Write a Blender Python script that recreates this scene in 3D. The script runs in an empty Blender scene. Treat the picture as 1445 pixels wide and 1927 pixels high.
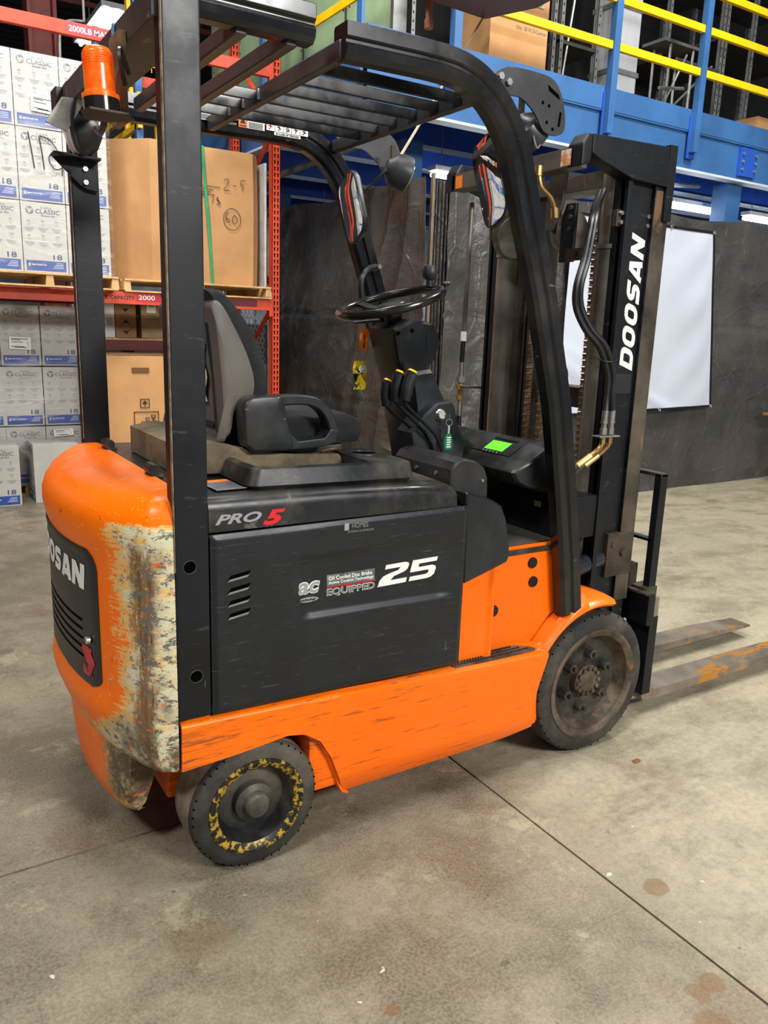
import bpy, bmesh, math, random
from mathutils import Vector, Matrix
random.seed(7)
C = bpy.context.scene.collection
PI = math.pi
sin, cos = math.sin, math.cos
# ------------------------------------------------------------ camera, world, lights, exposure
sc = bpy.context.scene
cd = bpy.data.cameras.new('camera'); cam = bpy.data.objects.new('camera', cd); C.objects.link(cam)
cd.sensor_fit = 'HORIZONTAL'; cd.sensor_width = 36.0; cd.lens = 36.0*1492.453/1445.0
pitch, roll, yaw = [math.radians(a) for a in (13.0049339, 1.99740667, 32.36666915)]
fv = Vector((sin(yaw)*cos(pitch), cos(yaw)*cos(pitch), -sin(pitch)))
rv = Vector((cos(yaw), -sin(yaw), 0)); uv_ = rv.cross(fv)
r2 = cos(roll)*rv + sin(roll)*uv_; u2 = -sin(roll)*rv + cos(roll)*uv_
cam.matrix_world = Matrix(((r2.x, u2.x, -fv.x, 0), (r2.y, u2.y, -fv.y, 0), (r2.z, u2.z, -fv.z, 1.5), (0, 0, 0, 1)))
cd.clip_start = 0.05; cd.clip_end = 120
sc.camera = cam
sc.view_settings.view_transform = 'Standard'; sc.view_settings.look = 'None'
sc.view_settings.exposure = 0.12; sc.view_settings.gamma = 1.0
sc.view_settings.use_curve_mapping = False
W = bpy.data.worlds.new('world'); sc.world = W; W.use_nodes = True
W.node_tree.nodes['Background'].inputs[0].default_value = (0.80, 0.88, 1.0, 1)
W.node_tree.nodes['Background'].inputs[1].default_value = 0.30
def area(name, loc, target, sx, sy, power, col=(1, 1, 1)):
    l = bpy.data.lights.new(name, 'AREA'); l.shape = 'RECTANGLE'; l.size = sx; l.size_y = sy
    l.energy = power; l.color = col
    o = bpy.data.objects.new(name, l); C.objects.link(o); o.location = loc
    o.rotation_euler = (Vector(target)-Vector(loc)).to_track_quat('-Z', 'Y').to_euler()
    return o
area('high_bay_and_fill_light', (5.6, 2.4, 6.4), (4.4, 2.4, 0), 1.4, .8, 370, (1.0, .97, .90))
area('high_bay_and_fill_light', (1.4, 0.9, 6.6), (1.4, 1.6, 0), 1.2, .7, 120, (1.0, .97, .92))
area('high_bay_and_fill_light', (-3.4, 0.0, 6.4), (.4, 2.6, .6), 1.4, .8, 260, (.98, .98, 1.0))
area('high_bay_and_fill_light', (0.6, 4.3, 6.6), (1.0, 6.6, 1.8), 1.4, .8, 260, (1.0, .98, .95))
area('high_bay_and_fill_light', (3.0, -5.6, 5.2), (2.2, 3, 1.0), 2.2, .9, 640, (1.0, .985, .96))  # fill light added behind the camera to brighten faces turned towards it

# ------------------------------------------------------------ materials
def lin(c):
    r = []
    for v in c:
        v = v/255.0
        r.append(v/12.92 if v <= .04045 else ((v+.055)/1.055)**2.4)
    return (r[0], r[1], r[2], 1)
class NT:
    def __init__(s, name):
        s.m = bpy.data.materials.new(name); s.m.use_nodes = True
        s.t = s.m.node_tree; s.n = s.t.nodes; s.l = s.t.links
        s.b = s.n['Principled BSDF']
        s.co = s.n.new('ShaderNodeTexCoord').outputs['Object']
    def put(s, inp, v):
        if hasattr(v, 'is_output') or isinstance(v, bpy.types.NodeSocket): s.l.new(v, inp)
        else: inp.default_value = v
    def mp(s, scale=(1, 1, 1), rot=(0, 0, 0), loc=(0, 0, 0)):
        n = s.n.new('ShaderNodeMapping'); s.l.new(s.co, n.inputs[0])
        n.inputs['Scale'].default_value = scale; n.inputs['Rotation'].default_value = rot; n.inputs['Location'].default_value = loc
        return n.outputs[0]
    def noise(s, vec, scale, detail=4, rough=.6, dist=0):
        n = s.n.new('ShaderNodeTexNoise'); s.l.new(vec, n.inputs['Vector'])
        n.inputs['Scale'].default_value = scale; n.inputs['Detail'].default_value = detail
        n.inputs['Roughness'].default_value = rough; n.inputs['Distortion'].default_value = dist
        return n.outputs[0]
    def vor(s, vec, scale, feat='F1'):
        n = s.n.new('ShaderNodeTexVoronoi'); s.l.new(vec, n.inputs['Vector']); n.feature = feat
        n.inputs['Scale'].default_value = scale
        return n.outputs[0]
    def ma(s, op, a, b=0.0, c=0.0):
        n = s.n.new('ShaderNodeMath'); n.operation = op
        for i, v in enumerate((a, b, c)): s.put(n.inputs[i], v)
        return n.outputs[0]
    def ramp(s, v, a, b, lo=0.0, hi=1.0):
        n = s.n.new('ShaderNodeMapRange'); n.interpolation_type = 'SMOOTHSTEP'
        s.put(n.inputs[0], v); n.inputs[1].default_value = a; n.inputs[2].default_value = b
        n.inputs[3].default_value = lo; n.inputs[4].default_value = hi
        return n.outputs[0]
    def mix(s, f, a, b):
        n = s.n.new('ShaderNodeMix'); n.data_type = 'RGBA'
        s.put(n.inputs['Factor'], f); s.put(n.inputs['A'], a); s.put(n.inputs['B'], b)
        return [o for o in n.outputs if o.type == 'RGBA'][0]
    def sep(s):
        n = s.n.new('ShaderNodeSeparateXYZ'); s.l.new(s.co, n.inputs[0]); return n.outputs
    def bump(s, h, strength=.3, dist=.01):
        n = s.n.new('ShaderNodeBump'); s.l.new(h, n.inputs['Height'])
        n.inputs['Strength'].default_value = strength; n.inputs['Distance'].default_value = dist
        s.l.new(n.outputs[0], s.b.inputs['Normal'])
    def done(s, col, rough=.5, metal=0.0, spec=.5):
        s.put(s.b.inputs['Base Color'], col); s.put(s.b.inputs['Roughness'], rough)
        s.put(s.b.inputs['Metallic'], metal); s.b.inputs['Specular IOR Level'].default_value = spec
        return s.m
_mc = {}
def M(name, base, rough=.5, metal=0.0, var=.12, scale=8, bump=0.0, wear=None, wearc=(120, 115, 105), ws=(1, 1, 1), wth=.62, dust=0.0, spec=.5):
    if name in _mc: return _mc[name]
    t = NT(name); b = lin(base)
    d = tuple(max(0, v*(1-var*2)) for v in b[:3])+(1,); h = tuple(min(1, v*(1+var)) for v in b[:3])+(1,)
    col = t.mix(t.ramp(t.noise(t.mp(), scale, 5), .3, .7), d, h)
    rg = rough
    if wear:
        w = t.ramp(t.noise(t.mp(ws), wear, 6, .7), wth, wth+.05)
        col = t.mix(w, col, lin(wearc))
    if dust:
        col = t.mix(t.ramp(t.noise(t.mp(), 3.1, 6, .65), .45, .75, 0, dust), col, lin((150, 138, 115)))
        rg = t.ramp(t.noise(t.mp(), 5, 4), .3, .7, max(.05, rough-.12), min(1, rough+.15))
    if bump: t.bump(t.noise(t.mp(), scale*6, 4), bump, .004)
    _mc[name] = t.done(col, rg, metal, spec)
    return _mc[name]
def emit(name, col, power):
    if name in _mc: return _mc[name]
    t = NT(name); t.done(lin(col), .5)
    t.b.inputs['Emission Color'].default_value = lin(col); t.b.inputs['Emission Strength'].default_value = power
    _mc[name] = t.m; return t.m

# ------------------------------------------------------------ mesh helpers
ROOT = {}
def tag(o, label=None, cat=None, group=None, kind=None):
    if label: o['label'] = label
    if cat: o['category'] = cat
    if group: o['group'] = group
    if kind: o['kind'] = kind
    return o
def thing(name, label, cat, loc, group=None, kind=None):
    o = bpy.data.objects.new(name, None); C.objects.link(o); o.location = loc
    o.empty_display_size = .1; ROOT[o] = Vector(loc)
    return tag(o, label, cat, group, kind)
def link_mesh(name, me, mat, parent, loc=None, label=None, kind=None):
    o = bpy.data.objects.new(name, me); C.objects.link(o)
    if mat and not me.materials: me.materials.append(mat)
    if parent is not None:
        o.parent = parent; ROOT[o] = ROOT[parent]
    else:
        ROOT[o] = Vector(loc or (0, 0, 0)); o.location = ROOT[o]
    return tag(o, label, None, None, kind)
class MB:
    def __init__(s): s.v = []; s.f = []
    def add(s, vs, fs):
        k = len(s.v); s.v += [tuple(v) for v in vs]; s.f += [tuple(i+k for i in f) for f in fs]; return s
    def box(s, x0, x1, y0, y1, z0, z1):
        v = [(x, y, z) for x in (x0, x1) for y in (y0, y1) for z in (z0, z1)]
        return s.add(v, [(0, 1, 3, 2), (4, 6, 7, 5), (0, 4, 5, 1), (2, 3, 7, 6), (0, 2, 6, 4), (1, 5, 7, 3)])
    def obox(s, c, size, rot):
        c = Vector(c); q = rot if isinstance(rot, Matrix) else Matrix.Identity(3)
        v = [c + q @ Vector((sx*size[0]/2, sy*size[1]/2, sz*size[2]/2)) for sx in (-1, 1) for sy in (-1, 1) for sz in (-1, 1)]
        return s.add(v, [(0, 1, 3, 2), (4, 6, 7, 5), (0, 4, 5, 1), (2, 3, 7, 6), (0, 2, 6, 4), (1, 5, 7, 3)])
    def prism(s, pts, ax, a, b):
        n = len(pts)
        def P(p, t):
            return {'x': (t, p[0], p[1]), 'y': (p[0], t, p[1]), 'z': (p[0], p[1], t)}[ax]
        v = [P(p, a) for p in pts]+[P(p, b) for p in pts]
        f = [tuple(range(n)), tuple(range(2*n-1, n-1, -1))]+[(i, i+n, (i+1) % n+n, (i+1) % n) for i in range(n)]
        return s.add(v, f)
    def loft(s, rings, closed=True, caps=True):
        n = len(rings[0]); v = [p for r in rings for p in r]; f = []
        for i in range(len(rings)-1):
            for j in range(n if closed else n-1):
                k = (j+1) % n
                f.append((i*n+j, i*n+k, (i+1)*n+k, (i+1)*n+j))
        if caps and closed:
            f.append(tuple(reversed(range(n)))); f.append(tuple((len(rings)-1)*n+j for j in range(n)))
        return s.add(v, f)
    def frames(s, path):
        P = [Vector(p) for p in path]; out = []
        for i, p in enumerate(P):
            a = P[max(0, i-1)]; b = P[min(len(P)-1, i+1)]; out.append((b-a).normalized())
        return P, out
    def tube(s, path, r, n=10, caps=True):
        P, T = s.frames(path); ref = Vector((0, 0, 1)) if abs(T[0].z) < .9 else Vector((1, 0, 0))
        u = T[0].cross(ref).normalized(); rings = []
        for i, (p, t) in enumerate(zip(P, T)):
            u = (u - t*u.dot(t)).normalized(); w = t.cross(u)
            rr = r[i] if isinstance(r, (list, tuple)) else r
            rings.append([p+u*(rr*cos(2*PI*k/n))+w*(rr*sin(2*PI*k/n)) for k in range(n)])
        return s.loft(rings, True, caps)
    def sweep(s, path, prof, side=(0, 1, 0)):
        P, T = s.frames(path); sd = Vector(side); rings = []
        for p, t in zip(P, T):
            nrm = t.cross(sd).normalized(); sd2 = nrm.cross(t).normalized()
            rings.append([p + nrm*a + sd2*b for a, b in prof])
        return s.loft(rings)
    def cyl(s, a, b, r0, r1=None, n=20, caps=True):
        r1 = r0 if r1 is None else r1
        return s.tube([a, b], [r0, r1], n, caps)
    def lathe(s, c, ax, prof, n=32, closed=False):
        c = Vector(c); ax = Vector(ax).normalized(); ref = Vector((0, 0, 1)) if abs(ax.z) < .9 else Vector((1, 0, 0))
        u = ax.cross(ref).normalized(); w = ax.cross(u)
        rings = [[c+ax*h+u*(r*cos(2*PI*k/n))+w*(r*sin(2*PI*k/n)) for k in range(n)] for r, h in prof]
        return s.loft(rings, True, False)
    def torus(s, c, ax, R, r, n=40, m=12):
        prof = [(R+r*cos(2*PI*k/m), r*sin(2*PI*k/m)) for k in range(m+1)]
        return s.lathe(c, ax, prof, n, True)
    def grid(s, fn, nu, nv):
        v = [fn(i/nu, j/nv) for j in range(nv+1) for i in range(nu+1)]
        f = [(j*(nu+1)+i, j*(nu+1)+i+1, (j+1)*(nu+1)+i+1, (j+1)*(nu+1)+i) for j in range(nv) for i in range(nu)]
        return s.add(v, f)
    def mesh(s, me, off=(0, 0, 0), mat3=None):
        o = Vector(off)
        vs = [(mat3 @ v.co if mat3 else v.co)+o for v in me.vertices]
        return s.add(vs, [tuple(p.vertices) for p in me.polygons])
    def build(s, name, mat, parent=None, bevel=0.0, seg=2, smooth=True, label=None, kind=None, loc=None, thick=0.0, warp=None, ang=35):
        base = ROOT[parent] if parent is not None else Vector(loc or (0, 0, 0))
        me = bpy.data.meshes.new(name)
        vs = s.v if warp is None else [warp(Vector(v)) for v in s.v]
        me.from_pydata([tuple(Vector(v)-base) for v in vs], [], s.f); me.update()
        bm = bmesh.new(); bm.from_mesh(me)
        bmesh.ops.recalc_face_normals(bm, faces=bm.faces)
        if thick:
            bmesh.ops.solidify(bm, geom=bm.faces[:], thickness=thick)
        if bevel:
            ed = [e for e in bm.edges if len(e.link_faces) == 2 and e.calc_face_angle(0) > .6]
            bmesh.ops.bevel(bm, geom=ed, offset=bevel, segments=seg, affect='EDGES', profile=.6, clamp_overlap=True)
        bm.to_mesh(me); bm.free()
        if smooth:
            me.shade_smooth(); me.set_sharp_from_angle(angle=math.radians(ang))
        o = link_mesh(name, me, mat, parent, loc, label, kind)
        if bevel and smooth:
            w = o.modifiers.new('weighted_normal', 'WEIGHTED_NORMAL'); w.keep_sharp = True
        return o
_tc = {}
def text_mesh(s, bold=0.0, shear=0.0, ext=.0006, spacing=1.0):
    k = (s, bold, shear, ext, spacing)
    if k not in _tc:
        cu = bpy.data.curves.new('txt', 'FONT'); cu.body = s; cu.size = 1.0; cu.offset = bold; cu.shear = shear
        cu.extrude = ext; cu.resolution_u = 3; cu.space_character = spacing
        o = bpy.data.objects.new('txt', cu); C.objects.link(o)
        dg = bpy.context.evaluated_depsgraph_get(); dg.update()
        me = bpy.data.meshes.new_from_object(o.evaluated_get(dg))
        bpy.data.objects.remove(o)
        xs = [v.co.x for v in me.vertices]; ys = [v.co.y for v in me.vertices]
        _tc[k] = (me, min(xs), max(xs), min(ys), max(ys))
    return _tc[k]
def put_text(mb, s, o, xd, yd, w, h, bold=0.0, shear=0.0, spacing=1.0):
    """fit text s into a w x h rectangle whose lower left corner is o"""
    me, x0, x1, y0, y1 = text_mesh(s, bold, shear, .0006, spacing)
    xd = Vector(xd).normalized(); yd = Vector(yd).normalized(); zd = xd.cross(yd)
    o = Vector(o); sx = w/(x1-x0); sy = h/(y1-y0)
    vs = [o + xd*((v.co.x-x0)*sx) + yd*((v.co.y-y0)*sy) + zd*v.co.z for v in me.vertices]
    mb.add(vs, [tuple(p.vertices) for p in me.polygons])
    return mb
def poly2(mb, pts, o, xd, yd, t=.0008):
    xd = Vector(xd).normalized(); yd = Vector(yd).normalized(); zd = xd.cross(yd); o = Vector(o); n = len(pts)
    a = [o+xd*p[0]+yd*p[1] for p in pts]; b = [p+zd*t for p in a]
    mb.add(a+b, [tuple(reversed(range(n))), tuple(range(n, 2*n))]+[(i, (i+1) % n, (i+1) % n+n, i+n) for i in range(n)])
    return mb
def copy_tree(o, parent=None):
    c = o.copy(); C.objects.link(c)
    if parent is not None: c.parent = parent
    for ch in list(o.children): copy_tree(ch, c)
    return c
def sm(e0, e1, x):
    t = max(0, min(1, (x-e0)/(e1-e0))); return t*t*(3-2*t)
def arc(cx, cy, r, a0, a1, n):
    return [(cx+r*cos(math.radians(a0+(a1-a0)*i/n)), cy+r*sin(math.radians(a0+(a1-a0)*i/n))) for i in range(n+1)]
def rrect(x0, x1, y0, y1, r, n=5):
    return arc(x1-r, y0+r, r, -90, 0, n)+arc(x1-r, y1-r, r, 0, 90, n)+arc(x0+r, y1-r, r, 90, 180, n)+arc(x0+r, y0+r, r, 180, 270, n)
def smoothpath(pts, n=6):
    P = [Vector(p) for p in pts]; out = []
    for i in range(len(P)-1):
        p0 = P[max(0, i-1)]; p1 = P[i]; p2 = P[i+1]; p3 = P[min(len(P)-1, i+2)]
        for k in range(n):
            t = k/n
            out.append(.5*((2*p1)+(p2-p0)*t+(2*p0-5*p1+4*p2-p3)*t*t+(3*p1-p0-3*p2+p3)*t*t*t))
    out.append(P[-1]); return out
X = Vector((1, 0, 0)); Y = Vector((0, 1, 0)); Z = Vector((0, 0, 1))

# ------------------------------------------------------------ material library
def floor_material():
    t = NT('concrete'); m = t.mp()
    big = t.noise(m, .6, 6, .6, .1); mid = t.noise(t.mp(loc=(4, 2, 0)), 2.6, 10, .72, .15); fine = t.noise(m, 40, 6, .7)
    c = t.mix(t.ramp(mid, .37, .63), lin((88, 80, 64)), lin((140, 130, 110)))
    c = t.mix(t.ramp(big, .40, .60, 0, .5), c, lin((112, 108, 92)))
    c = t.mix(t.ramp(t.noise(t.mp(loc=(9, 1, 3)), 2.3, 12, .80, .2), .55, .63, 0, .62), c, lin((172, 162, 134)))
    c = t.mix(t.ramp(t.noise(t.mp(loc=(1, 7, 3)), 1.7, 9, .75, .2), .53, .64, 0, .55), c, lin((100, 78, 54)))
    x = t.sep()
    pale = t.ma('MULTIPLY', t.ramp(x[0], 1.45, 1.95), t.ramp(t.noise(t.mp((1, 1.6, 1), loc=(2, 0, 8)), 2.0, 10, .75, .2), .36, .58, .2, .9))
    c = t.mix(pale, c, lin((168, 160, 136)))
    scr = t.ramp(t.noise(t.mp((1.2, 26, 1), rot=(0, 0, .35)), 2.2, 6, .75), .62, .68, 0, .42)
    c = t.mix(scr, c, lin((72, 66, 54)))
    scr2 = t.ramp(t.noise(t.mp((30, 1.4, 1), rot=(0, 0, .25), loc=(3, 3, 3)), 2.0, 5, .7), .68, .71, 0, .35)
    c = t.mix(scr2, c, lin((188, 180, 156)))
    c = t.mix(t.ramp(fine, .40, .70, 0, .30), c, lin((78, 70, 54)))
    c = t.mix(t.ramp(t.noise(m, 120, 3, .6), .35, .65, 0, .22), c, lin((180, 170, 146)))
    c = t.mix(t.ramp(t.noise(t.mp(loc=(5, 9, 1)), 22, 3, .5), .735, .76, 0, .8), c, lin((206, 198, 178)))
    c = t.mix(t.ramp(t.noise(t.mp(loc=(8, 3, 1)), 16, 4, .6), .70, .74, 0, .6), c, lin((66, 58, 44)))
    vs = t.vor(t.mp(loc=(.3, .2, 0)), 1.1)
    v = t.ramp(t.ma('ADD', vs, t.ma('MULTIPLY', mid, .05)), .075, .095, .55, 0)
    c = t.mix(v, c, lin((112, 78, 38)))
    for (sx, sy, r_, k_) in ((1.712, 1.207, .040, .6), (1.555, .913, .032, .6), (1.50, .91, .03, .5), (.852, 1.231, .018, .6), (.549, 1.643, .08, .2)):
        vm = t.n.new('ShaderNodeVectorMath'); vm.operation = 'DISTANCE'; t.l.new(t.co, vm.inputs[0]); vm.inputs[1].default_value = (sx, sy, 0)
        dd = t.ma('ADD', vm.outputs['Value'], t.ma('MULTIPLY', t.ma('SUBTRACT', t.noise(m, 20, 4, .6), .5), .04))
        c = t.mix(t.ramp(dd, r_*.86, r_, k_, 0), c, lin((112, 80, 44)))
    t.bump(t.noise(m, 34, 7, .75), .22, .004)
    return t.done(c, t.ramp(mid, .3, .7, .40, .62), 0, .4)
MFLOOR = floor_material()
def paint_body(name='orange_paint', cw=False, yo=0.0, lowk=.27):
    t = NT(name); p = list(t.sep()); p[1] = t.ma('ADD', p[1], yo)
    c = t.mix(t.ramp(t.noise(t.mp(), 2.2, 5), .3, .7), lin((255, 106, 0)), lin((255, 118, 0)))
    streak = t.noise(t.mp((2.2, 2.2, 34)), 3.0, 6, .72)
    if not cw:
        fd = t.ramp(p[0], -1.0, 1.0, .05, -.02)
        s = t.ramp(t.ma('ADD', t.ma('ADD', streak, fd), t.ramp(p[2], .50, .56, 0, -.12)), .585, .66, 0, .8)
        c = t.mix(s, c, lin((118, 70, 34)))
        s2 = t.ramp(t.noise(t.mp((6, 6, 60), loc=(5, 5, 5)), 3, 5, .7), .69, .73, 0, .8)
        c = t.mix(s2, c, lin((60, 46, 32)))
        lw = t.ma('MULTIPLY', t.ramp(p[0], -.86, -.45, 1, 0), t.ramp(t.noise(t.mp((1.5, 1.5, 18), loc=(2, 1, 0)), 6, 7, .75), .47, .60))
        c = t.mix(t.ma('MULTIPLY', lw, .75), c, lin((72, 60, 34)))
        c = t.mix(t.ramp(t.noise(t.mp((1, 1, 1)), 1.1, 3), .35, .7, 0, .35), c, lin((235, 96, 30)))
    else:
        # scraped rear corner: cream primer, old grey layers and rust, in streaks
        side = t.ramp(p[1], -.50, -.23, 1, 0)           # towards the right-hand corner
        low = t.ramp(p[2], .40, .50, 1, 0)
        st = t.noise(t.mp((5, 5, 40)), 2.6, 8, .78); bl = t.noise(t.mp((6, 6, 5)), 2.5, 7, .75)
        m1 = t.ma('ADD', t.ma('MULTIPLY', st, .6), t.ma('ADD', t.ma('MULTIPLY', bl, .5), t.ma('MULTIPLY', side, .42)))
        topfade = t.ramp(p[2], 1.00, 1.045, 0, -.45)
        m1 = t.ma('ADD', t.ma('ADD', m1, topfade), t.ma('MULTIPLY', low, lowk))
        c = t.mix(t.ramp(m1, .79, .85), c, lin((236, 186, 110)))
        c = t.mix(t.ramp(m1, .90, .95), c, lin((214, 208, 172)))
        ridge = t.ma('ABSOLUTE', t.ma('ADD', t.ma('ADD', p[1], .475), t.ma('MULTIPLY', t.ma('SUBTRACT', bl, .5), .10)))
        rg = t.ma('MULTIPLY', t.ramp(ridge, .012, .045, 1, 0), t.ramp(p[2], .93, .99, 1, 0))
        rg = t.ma('MULTIPLY', rg, t.ramp(t.noise(t.mp((9, 9, 3.2)), 3, 8, .8), .36, .50))
        c = t.mix(rg, c, t.mix(t.ramp(t.noise(t.mp((30, 30, 3)), 2, 6, .8), .4, .6), lin((96, 76, 54)), lin((150, 112, 72))))
        gr = t.ma('MULTIPLY', t.ramp(t.noise(t.mp((8, 8, 15), loc=(3, 0, 1)), 3.2, 8, .8), .52, .56), t.ramp(m1, .86, .92))
        c = t.mix(gr, c, lin((104, 104, 96)))
        botm = t.ma('MULTIPLY', t.ramp(p[2], .36, .60, 1, 0), t.ramp(p[1], -.44, -.3, 1, 0))
        c = t.mix(t.ma('MULTIPLY', botm, t.ramp(bl, .40, .56)), c, lin((92, 78, 58)))
        og = t.ma('MULTIPLY', t.ramp(t.noise(t.mp((7, 7, 22), loc=(1, 8, 1)), 3.0, 7, .75), .60, .64), t.ramp(m1, .85, .9))
        c = t.mix(og, c, lin((238, 92, 20)))
        ch = t.ramp(t.noise(t.mp((1, 1, 2.5), loc=(6, 2, 2)), 11, 4, .6), .70, .72)
        c = t.mix(ch, c, lin((120, 112, 96)))
        dk = t.ramp(t.noise(t.mp((40, 5, 20), rot=(.5, 0, .4)), 2, 6, .75), .64, .66, 0, .75)
        c = t.mix(dk, c, lin((120, 62, 30)))
        sc2 = t.ramp(t.noise(t.mp((4, 30, 30), rot=(.4, 0, 0)), 3, 5, .7), .62, .66, 0, .85)
        c = t.mix(sc2, c, lin((250, 176, 92)))
        t.bump(t.ramp(m1, .8, 1.0), .35, .004)
    rg = t.ramp(t.noise(t.mp(), 6, 5), .3, .7, .28, .42)
    return t.done(c, rg, 0, .30)
MORANGE = paint_body(); MCW = paint_body('worn_orange_paint', True); MBUMP = paint_body('worn_orange_bumper_paint', True, -.13, .04)
def panel_mat():
    t = NT('charcoal_panel'); 
    c = t.mix(t.ramp(t.noise(t.mp((1, 1, 1)), 4, 6, .7), .35, .7), lin((11, 15, 20)), lin((20, 25, 31)))
    s = t.ramp(t.noise(t.mp((3, 3, 50), rot=(0, .06, 0)), 2.4, 7, .75), .58, .70, 0, .45)
    c = t.mix(s, c, lin((92, 94, 98)))
    s3 = t.ramp(t.noise(t.mp((5, 5, 90), rot=(0, -.16, 0), loc=(2, 2, 2)), 1.6, 6, .75), .63, .66, 0, .55)
    c = t.mix(s3, c, lin((104, 106, 108)))
    s4 = t.ramp(t.noise(t.mp((1, 1, 3)), 3, 8, .8), .56, .70, 0, .25)
    c = t.mix(s4, c, lin((84, 84, 82)))
    v = t.ma('MULTIPLY', t.ramp(t.noise(t.mp((40, 4, 2)), 2.4, 6, .7), .66, .70, 0, .6), t.ramp(t.sep()[0], -.3, .05))
    c = t.mix(v, c, lin((130, 128, 120)))
    return t.done(c, t.ramp(t.noise(t.mp(), 5, 5), .3, .7, .28, .46), 0, .5)
MPANEL = panel_mat()
def post_mat():
    t = NT('scuffed_black_steel')
    c = t.mix(t.ramp(t.noise(t.mp(), 4, 6, .7), .35, .7), lin((11, 13, 17)), lin((19, 21, 26)))
    s = t.ramp(t.noise(t.mp((3, 3, 14)), 3.4, 7, .78), .60, .68, 0, .4)
    c = t.mix(s, c, lin((86, 84, 82)))
    s = t.ramp(t.noise(t.mp((30, 8, 3), loc=(4, 4, 4)), 2, 5, .7), .70, .73, 0, .7)
    c = t.mix(s, c, lin((150, 130, 104)))
    return t.done(c, t.ramp(t.noise(t.mp(), 5, 5), .3, .7, .36, .52), 0, .35)
MBLK = post_mat()
MWORN = M('worn_bare_edge', (150, 128, 98), .6, 0, .3, 30)
MPLAS = M('charcoal_plastic', (26, 30, 35), .38, 0, .12, 5, .05, wear=5, wearc=(88, 88, 86), ws=(3, 3, 9), wth=.66, dust=.10)
MPLASD = M('dusty_dark_plastic', (27, 30, 31), .34, 0, .15, 5, .08, dust=.35)
MMAST = M('greasy_mast_steel', (78, 70, 59), .42, .3, .3, 5, .08, wear=4, wearc=(120, 92, 66), ws=(2, 2, .5), wth=.56, dust=.14)
MCYL = M('oily_cylinder_steel', (120, 114, 102), .3, .35, .25, 4, 0, wear=3, wearc=(88, 72, 52), ws=(1, 1, .4), wth=.55, dust=.15)
MTAR = M('dusty_brown_steel', (62, 54, 42), .6, .1, .3, 9, .2)
MRUB = M('worn_black_rubber', (40, 39, 37), .68, 0, .22, 14, .25, dust=.30)
MTREAD = M('dusty_tyre_tread', (126, 112, 92), .8, 0, .25, 14, .25)
MTREADF = M('dark_tyre_tread', (66, 62, 52), .75, 0, .3, 14, .3)
MRIM = M('rusty_dusty_rim', (98, 84, 68), .6, .2, .35, 9, .1, wear=6, wearc=(132, 84, 52), wth=.6)
MRIMD = M('black_wheel_disc', (30, 30, 30), .5, .1, .3, 10, .1, dust=.3)
MYRIM = M('chipped_yellow_rim', (30, 28, 24), .45, .1, .3, 12, .1, wear=46, wearc=(176, 142, 40), wth=.50)
MFAB = M('black_seat_fabric', (24, 26, 27), .9, 0, .2, 30, .4)
MSHELL = M('grey_vinyl_shell', (92, 86, 80), .5, 0, .12, 4, .05, dust=.15)
MTAN = M('tan_dusty_suspension', (118, 104, 80), .85, 0, .25, 8, .3)
MHOOD = M('dusty_black_hood', (28, 29, 31), .32, 0, .2, 3, .03, wear=5, wearc=(96, 92, 84), ws=(1, 1, 1), wth=.60, dust=.35)
MSTEEL = M('bright_steel', (190, 188, 180), .3, .9, .1, 20)
MCHROME = M('chrome_rod', (170, 176, 186), .15, .95, .05, 20)
MBRASS = M('brass_fitting', (186, 150, 96), .35, .8, .2, 20)
MHOSE = M('rubber_hose', (26, 25, 24), .35, 0, .15, 20)
MWHT = M('white_lettering', (236, 234, 226), .5, 0, .04, 20)
MGRY = M('grey_lettering', (150, 150, 150), .5, 0, .05, 20)
MRED = M('red_lettering', (214, 26, 32), .45, 0, .05, 20)
MDRED = M('dark_red_knob', (98, 20, 20), .3, 0, .1, 20)
MYEL = M('yellow_paint', (246, 196, 10), .45, 0, .08, 4, .03, wear=5, wearc=(150, 118, 40), wth=.70)
MBLUE = M('blue_steel_paint', (50, 98, 152), .5, 0, .10, 2, .02, wear=3, wearc=(84, 98, 118), ws=(1, 1, 3), wth=.66)
MBLUED = M('deep_blue_joist', (28, 78, 176), .5, 0, .10, 2)
MNAVY = M('blue_deck', (26, 62, 128), .6, 0, .15, 2)
MLIP = M('lit_flange_and_pale_brace', (196, 208, 220), .5, 0, .06, 5)  # lamp-lit undersides of the flanges put into the colour; brace is light grey
MRACK = M('orange_red_rack_paint', (204, 66, 34), .5, 0, .12, 5, .03, wear=8, wearc=(140, 60, 40), wth=.64)
MMAR = M('maroon_steel', (112, 38, 32), .6, 0, .15, 4)
MHOLE = M('dark_hole', (2, 2, 2), .95, 0, .05, 4, spec=.05)
MCARD = M('kraft_cardboard', (190, 142, 92), .8, 0, .08, 3, .05, wear=2.5, wearc=(170, 124, 80), ws=(1, 1, .3), wth=.6)
MCARDD = M('dark_kraft_cardboard', (150, 112, 76), .82, 0, .1, 3, .05)
MWCARD = M('white_carton', (206, 204, 200), .45, 0, .05, 4, .1)
MINK = M('grey_ink', (78, 82, 96), .7, 0, .05, 5)
MBINK = M('black_ink', (28, 26, 24), .7, 0, .05, 5)
MBAND = M('blue_printed_band', (44, 74, 148), .4, 0, .10, 6)
MWOOD = M('pallet_pine', (206, 166, 112), .75, 0, .15, 6, .2, wear=3, wearc=(150, 112, 72), ws=(1, 12, 12), wth=.6)
MGALV = M('galvanised_steel', (150, 152, 150), .42, .6, .12, 12)
MGREEN = M('pale_green_panel', (158, 186, 146), .5, 0, .08, 2, .04, wear=2.4, wearc=(176, 160, 110), wth=.66)
MPAPER = M('white_label_paper', (232, 230, 222), .6, 0, .04, 9)
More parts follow.
